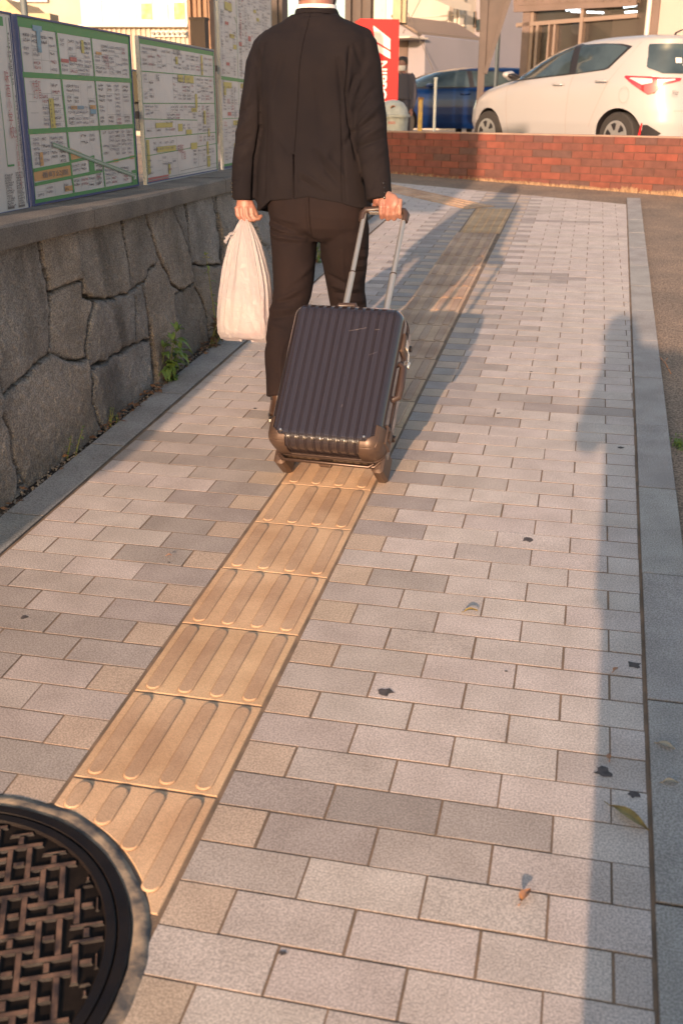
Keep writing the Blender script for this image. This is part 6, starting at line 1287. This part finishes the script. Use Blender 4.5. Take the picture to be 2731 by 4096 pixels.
def beam(t, x0, y0, x1, y1, th, d0=-.12, d1=.0):
    a, b_ = on(x0, y0, LN_, q0), on(x1, y1, LN_, q0); u = Vector((0, 0, th)); t.add([p + LN_ * d for d in (d0, d1) for p in (a, b_, b_ + u, a + u)], [(3, 2, 1, 0), (4, 5, 6, 7), (0, 1, 5, 4), (1, 2, 6, 5), (2, 3, 7, 6), (3, 0, 4, 7)])
beam(t, 1184, 61, 1462, 39, .07); beam(t, 1184, 25, 1462, 4, .05); beam(t, 1184, 18, 1462, -6, .05)
for x, w_, y0 in ((1309, 7, 16), (1213, 6, 56), (1252, 5, 56), (1240, 4, 56), (1455, 8, -60)): slab(t, x, y0, x + w_, 330, LN_, q0, -.12, .02)
t.build('window_frame', [m_frame], sh)
t = MB(); slab(t, 1182, -60, 1462, 20, LN_, q0, .0, .05); 
for k in range(14): slab(t, 1186 + k * 20, -60, 1189 + k * 20, 3, LN_, q0, .05, .08)
t.build('fascia', [m_store], sh)
for (x0, y0, x1, y1) in ((1300, 22, 1375, 12), (1312, 25, 1385, 28), (1432, 15, 1462, 11), (1435, 27, 1462, 25)):
    a = at(x0, y0, 20.2); b_ = at(x1, y1, 20.6 if x0 < 1400 else 20.3); t = MB(); t.cyl(a, b_, .017, 8); t.build('fluorescent_tube', [m_tubel], sh)
t = MB(); c_ = at(1326, 62, 20.6); t.cyl(c_, c_ + LN_ * .03, .13, 24); t.build('wall_clock', [mat('clock_face', (.12, .12, .11), .5)], sh)
# rendered wall right of the shop
q1 = at(1500, 60, 18.6); rw = thing('rendered_building', 'plain pinkish rendered building at the upper right behind the white car', 'building', Vector((q1.x, q1.y, LZ)))
t = MB(); slab(t, 1464, -700, 2300, 340, LN_, q1, -3, 0); t.build('wall', [m_pinkw], rw)
t = MB(); a = on(1461, 340, LN_, q1) + LN_ * .08; t.tube([Vector((a.x, a.y, LZ)), Vector((a.x, a.y, LZ + 7))], .045, 12); smooth_by_angle(t.build('downpipe', [mat('pipe_white', (.55, .50, .46), .5)], rw))
t = MB(); slab(t, 1464, -705, 2302, -690, LN_, q1, -3.05, .1); t.build('roof_edge', [m_store], rw)
# far lilac building between the steel column and the shop
q2 = at(1130, 100, 36); fb_ = thing('far_building', 'distant lilac grey building with white framed windows seen right of the steel column', 'building', Vector((q2.x, q2.y, LZ)))
m_lil = mat('lilac_wall', (.27, .25, .28), .9, col2=(.24, .225, .25), ns=.6); m_or = mat('orange_panel', (.55, .33, .13), .8)
t = MB(); slab(t, 1040, -500, 1260, 330, LN_, q2, -4, 0); t.build('wall', [m_lil], fb_)
for (x0, y0, x1, y1) in ((1110, 86, 1128, 94), (1132, 86, 1145, 94), (1110, 98, 1128, 108), (1132, 98, 1146, 112), (1160, 84, 1180, 94), (1160, 98, 1180, 112), (1112, 118, 1126, 134), (1140, 118, 1156, 134), (1160, 118, 1180, 134), (1160, 50, 1180, 76), (1120, 50, 1150, 76)):
    t = MB(); slab(t, x0, y0, x1, y1, LN_, q2, .01, .08); f_ = t.build('window', [m_white2], fb_); t = MB(); slab(t, x0 + 2, y0 + 2, x1 - 2, y1 - 2, LN_, q2, .08, .1); t.build('pane', [m_cglass], f_)
t = MB(); slab(t, 1150, -80, 1180, 46, LN_, q2, .02, .5); t.build('orange_panel', [m_or], fb_)
t = MB(); 
for y in (116, 141): slab(t, 1105, y, 1195, y + 3, LN_, q2, .3, .4)
t.build('balcony_rail', [m_white2], fb_)
# white building in the middle with outside stair
q3 = at(1000, 80, 33); wb = thing('white_building', 'big sunlit white building with an outside steel stair behind the blue car', 'building', Vector((q3.x, q3.y, LZ)))
t = MB(); slab(t, 900, -700, 1056, 330, LN_, q3, -6, 0); t.build('wall', [m_white2], wb)
t = MB(); slab(t, 1056, -700, 1092, 330, LN_, q3, -6, -.6); t.build('side_bay', [m_lil], wb)
for (x0, y0, x1, y1) in ((1018, 106, 1033, 132), (1035, 106, 1050, 132), (1060, 22, 1072, 60), (1074, 40, 1086, 68), (1062, 100, 1078, 130)):
    t = MB(); slab(t, x0, y0, x1, y1, LN_, q3, -.55 if x0 > 1055 else .0, .04 if x0 < 1055 else -.5); f_ = t.build('window', [m_frame], wb); t = MB(); slab(t, x0 + 1.2, y0 + 1.2, x1 - 1.2, y1 - 1.2, LN_, q3, -.5 if x0 > 1055 else .04, -.47 if x0 > 1055 else .07); t.build('pane', [m_cglass], f_)
m_stw = mat('stair_white', (.55, .48, .41), .6); t = MB()
for x in (1052, 1066, 1076): slab(t, x, -80, x + (6 if x == 1066 else 3), 140, LN_, q3, .5, .75)
for y in (0, 38, 62, 78, 94, 118, 134): slab(t, 1000 if y > 90 else 960 if y > 30 else 1052, y, 1088, y + 2.2, LN_, q3, .5, .6)
t.build('stair_frame', [m_stw], wb)
def pipe(a, b_, r, mm, nm, label, cat, grp=None):
    t = MB(); t.cyl(a, b_, r, 8); o = t.build(nm, [mm]); return tag(o, label, cat, grp)
m_wire = mat('wire_dark', (.10, .08, .07), .7)
pipe(at(905, -40, 26), at(995, 160, 26), .008, m_wire, 'cable', 'thin cable slanting down to the right in front of the white building', 'cable')
pipe(at(985, -40, 27), at(925, 75, 27), .008, m_wire, 'cable', 'thin cable slanting down to the left in front of the white building', 'cable')
t = MB(); q5 = at(960, 10, 30); 
a, b_ = at(958, -22, 29), at(1062, 22, 31); t.add([p + LN_ * d + Vector((0, 0, z)) for d in (-.5, .3) for p, z in ((a, 0), (b_, 0), (b_, .18), (a, .18))], [(3, 2, 1, 0), (4, 5, 6, 7), (0, 1, 5, 4), (1, 2, 6, 5), (2, 3, 7, 6), (3, 0, 4, 7)]); t.build('eave', [m_stw], wb)
# low shed with white awning left of the blue car roof
q4 = at(950, 110, 27); sd = thing('shed', 'low grey shed with a sloping roof and white awning right of the red sign', 'shed', Vector((q4.x, q4.y, LZ)))
t = MB(); A_ = [on(918, 40, LN_, q4), on(968, 74, LN_, q4), on(968, 200, LN_, q4), on(1010, 200, LN_, q4)]
Pp = [on(915, 200, LN_, q4), on(975, 200, LN_, q4), on(975, 82, LN_, q4), on(965, 74, LN_, q4), on(915, 44, LN_, q4)]; t.add(Pp + [p - LN_ * 3 for p in Pp], [(0, 1, 2, 3, 4), (1, 6, 7, 2), (2, 7, 8, 3), (3, 8, 9, 4)]); t.build('wall', [m_lil], sd)
t = MB(); Pp = [on(910, 34, LN_, q4), on(970, 72, LN_, q4), on(970, 78, LN_, q4), on(910, 40, LN_, q4)]; Pp = [p + LN_ * .25 for p in Pp]; t.add(Pp + [p - LN_ * 3.3 for p in Pp], [(0, 3, 2, 1), (0, 1, 5, 4), (1, 2, 6, 5), (3, 7, 6, 2), (4, 5, 6, 7)]); t.build('roof', [m_frame], sd)
t = MB(); slab(t, 925, 87, 985, 91, LN_, q4, .05, .9); t.build('awning', [m_stw], sd)
t = MB(); slab(t, 915, 90, 935, 200, LN_, q4, .0, .05); t.build('door', [m_store], sd)
# steel column with its tapering gusset
m_stl = mat('weathered_steel', (.085, .062, .055), .7, col2=(.065, .048, .043), ns=4); q6 = at(1110, 80, 15.2); n6 = Vector((.12, -1, 0)).normalized()
sc_ = thing('steel_column', 'big brown tapering steel column standing left of the shop', 'column', Vector((q6.x, q6.y, LZ)))
t = MB(); Pp = [on(x, y, n6, q6) for x, y in ((1102, -160), (1195, -160), (1168, 2), (1114, 168), (1102, 175))]; t.add([p for p in Pp] + [p - n6 * .10 for p in Pp], [(0, 4, 3, 2, 1), (5, 6, 7, 8, 9)] + [(i, (i + 1) % 5, 5 + (i + 1) % 5, 5 + i) for i in range(5)]); t.build('gusset_plate', [m_stl], sc_)
t = MB(); slab(t, 1089, -160, 1104, 330, n6, q6, -.22, .06); t.build('flange', [m_stl], sc_)
t = MB(); a, b_ = on(1168, 0, n6, q6), on(1113, 168, n6, q6); a2 = on(1196, -160, n6, q6)
for p0, p1 in ((a2, a), (a, b_)): d = (p1 - p0).normalized(); s = d.cross(n6).normalized() * .03; t.add([p + n6 * e + k * s for e in (-.16, .08) for p, k in ((p0, -1), (p1, -1), (p1, 1), (p0, 1))], [(3, 2, 1, 0), (4, 5, 6, 7), (0, 1, 5, 4), (1, 2, 6, 5), (2, 3, 7, 6), (3, 0, 4, 7)])
t.build('edge_flange', [m_stl], sc_)
m_teal = mat('teal_grey_pole', (.10, .12, .13), .6); a = at(1152, -60, 17); t = MB(); t.tube([Vector((a.x, a.y, LZ)), Vector((a.x, a.y, a.z))], .036, 14); tag(smooth_by_angle(t.build('lamp_post', [m_teal])), 'thin dark grey post right of the brown steel column', 'post')
# pillars and boxes just behind the man
def pillar(name, x0, x1, ytop, dep, mm, label, cat, ybot=330, thick=.3, nn=Vector((.1, -1, 0)).normalized(), ribs_=0, part='shaft', mm2=None):
    q_ = at((x0 + x1) / 2, 80, dep); o = thing(name, label, cat, Vector((q_.x, q_.y, LZ))); t = MB(); slab(t, x0, ytop, x1, ybot, nn, q_, -thick, 0); t.build(part, [mm], o)
    if ribs_:
        t = MB()
        for k in range(ribs_): a = x0 + (x1 - x0) * (k + .15) / ribs_; slab(t, a, ytop, a + (x1 - x0) / ribs_ * .5, ybot, nn, q_, .0, .05 if k % 2 else .10)
        t.build('ribs', [mm2 or mm], o)
    return o, q_, nn
m_dpil = mat('dark_pillar', (.085, .062, .052), .7, col2=(.065, .05, .045), ns=3); m_tan = mat('tan_box', (.42, .33, .21), .7, col2=(.36, .27, .17), ns=6); m_pan = mat('stained_panel', (.60, .52, .44), .7, col2=(.38, .19, .07), ns=2.6, ramp=(.56, .66)); m_tim = mat('brown_timber', (.30, .18, .11), .8, col2=(.20, .12, .08), ns=5)
pillar('pillar', 600, 652, -200, 9.5, m_dpil, 'dark brown pillar rising behind the tall map board beside his left shoulder', 'pillar', ribs_=2)
pillar('pillar', 790, 856, -200, 14.6, m_dpil, 'greyish brown pillar behind the neck of the man', 'pillar', ribs_=3)
pillar('panel_sign', 857, 884, -200, 14.4, m_pan, 'white panel with rusty stains above the red sign', 'sign', thick=.06, ybot=120, part='panel', ribs_=0)
pillar('meter_box', 901, 931, -60, 14.2, m_tan, 'tan metal box mounted high to the right above the red sign', 'box', ybot=51, thick=.35, part='case', ribs_=1)
pillar('timber_screen', 446, 492, -200, 16.0, m_tim, 'bundle of brown vertical boards beside the cream building', 'screen', ribs_=4)
# cream building at the upper left
q7 = at(300, 60, 24); n7 = Vector((.16, -1, 0)).normalized(); cb = thing('cream_building', 'sunlit cream building with posters in its windows behind the map boards', 'building', Vector((q7.x, q7.y, LZ)))
t = MB(); slab(t, -500, -900, 446, 400, n7, q7, -6, 0); t.build('wall', [m_cream], cb)
t = MB(); slab(t, -500, -910, 450, -896, n7, q7, -6.1, .2); t.build('roof_edge', [m_white2], cb)
m_wf = mat('window_frame_white', (.68, .60, .52), .6); m_glw = mat('window_glass_pale', (.30, .29, .25), .25, col2=(.36, .34, .28), ns=2); m_pb = mat('poster_blue', (.20, .32, .50), .7, col2=(.35, .45, .55), ns=6); m_py = mat('poster_yellow', (.60, .62, .10), .7, col2=(.62, .62, .30), ns=6); m_pw = mat('poster_white', (.66, .62, .56), .8)
t = MB(); slab(t, 190, -200, 432, 58, n7, q7, .0, .06); wf = t.build('window_frame', [m_wf], cb)
xs_ = [200, 240, 280, 318, 354, 392, 428]
for i in range(6):
    t = MB(); slab(t, xs_[i] + 2, -60, xs_[i + 1] - 3, 50, n7, q7, .062, .08); pn = t.build('window', [m_glw], cb)
for (x0, y0, x1, y1, mm) in ((289, 9, 309, 36, m_pb), (327, 8, 351, 44, m_py), (366, 9, 388, 44, m_pb), (402, 5, 426, 44, m_py), (256, -10, 272, 16, m_pw), (286, 34, 312, 44, m_pw), (324, -8, 352, 8, m_pw), (400, 42, 428, 48, m_pw)):
    t = MB(); slab(t, x0, y0, x1, y1, n7, q7, .082, .09 if mm is m_pw else .095); t.build('poster', [mm], cb)
t = MB(); slab(t, 186, 56, 434, 62, n7, q7, .0, .22); t.build('window_sill', [m_wf], cb)
t = MB()
for k in range(22): slab(t, 196 + k * 11, 64, 201 + k * 11, 240, n7, q7, .0, .05)
t.build('ribbed_cladding', [m_cream], cb)
t = MB(); slab(t, 350, 70, 430, 84, n7, q7, .0, .12, 0)
for k in range(7): c_ = on(356 + k * 11.5, 76, n7, q7) + n7 * .1; t.cyl(c_, c_ + n7 * .12, .035, 12, 1)
t.build('meter_rack', [m_pw, m_black], cb)
t = MB(); slab(t, 0, -60, 112, 4, n7, q7, .0, .10); t.build('window', [mat('upper_window', (.22, .23, .27), .3)], cb)
pillar('utility_box', 59, 120, 29, 13.5, m_tan, 'mustard yellow metal box behind the left map board', 'box', ybot=95, thick=.35, part='case', nn=n7)
a = at(46, -80, 12); t = MB(); t.tube([Vector((a.x, a.y, LZ)), a], .040, 14); tag(smooth_by_angle(t.build('street_pole', [m_teal])), 'grey green pole behind the left map board', 'pole')
t = MB(); q8 = at(0, 40, 20); Pp = [on(x, y, n7, q8) for x, y in ((-300, -60), (8, -6), (62, 40), (62, 48), (-300, 40))]; t.add(Pp + [p - n7 * 2 for p in Pp], [(0, 4, 3, 2, 1)[::-1], (0, 1, 6, 5), (1, 2, 7, 6), (2, 3, 8, 7)]); gb_ = thing('gabled_house', 'house with sloping tan roof at the upper left corner', 'house', Vector((q8.x - 1, q8.y, LZ))); t.build('roof', [m_tan], gb_)
t = MB(); slab(t, -300, 46, 58, 400, n7, q8, -2, -.3); t.build('wall', [m_cream], gb_)
# machine glimpsed between the two map boards
q9 = at(312, 200, 6.5); ob = thing('air_conditioner', 'grey outdoor unit glimpsed in the gap between two map boards', 'air conditioner', Vector((q9.x, q9.y, LZ)))
t = MB(); slab(t, 285, 172, 320, 300, n7, q9, -.3, 0); t.build('case', [mat('unit_grey', (.10, .10, .11), .6)], ob); t = MB(); c_ = on(308, 198, n7, q9); t.tube([c_ + n7 * .001, c_ + n7 * .03], [.10, .09], 24); t.build('fan_cover', [m_black], ob)
# ---------------------------------------------------------------- behind the camera: unseen truck and signboard added to cast shadows
m_van = mat('van_white', (.5, .5, .48), .5)
TB = Matrix.Translation((1.95, -4.0, sw(0, -4.0).z)); vn = thing('shadow_truck', 'unseen white box truck added behind the camera to shade the right end of the brick wall', 'truck', TB)
t = MB(); t.box((-.92, -2.6, .75), (.92, 1.1, 3.35), bev=.03); t.build('cargo_box', [m_van], vn, local=True)
t = MB(); t.box((-.88, 1.2, .55), (.88, 2.45, 2.2), bev=.12); cabm = t.build('cab', [m_van], vn, local=True); t = MB(); t.box((-.78, 2.40, 1.3), (.78, 2.46, 1.95)); t.build('windscreen', [m_cglass], cabm, local=True)
t = MB(); t.box((-.5, -2.5, .45), (.5, 2.3, .74)); t.build('chassis', [m_black], vn, local=True)
for sx in (-1, 1):
    for yy in (-1.7, 1.75): t = MB(); t.tube([(sx * .62, yy, .36), (sx * .84, yy, .36)], .36, 24); t.build('wheel', [m_tyre], vn, local=True)
q_z = LZ; hb = thing('shadow_board', 'large blank signboard on two posts, added unseen behind the camera on the left to cast shade', 'signboard', Vector((-2.6, -3.2, .6)))
t = MB(); t.box((-4.2, -3.25, 2.35), (-1.03, -3.15, 4.2)); t.build('panel', [m_pw], hb)
for x in (-3.9, -1.6): t = MB(); t.cyl((x, -3.32, .3), (x, -3.32, 4.1), .06, 12); t.build('post', [m_brown], hb)
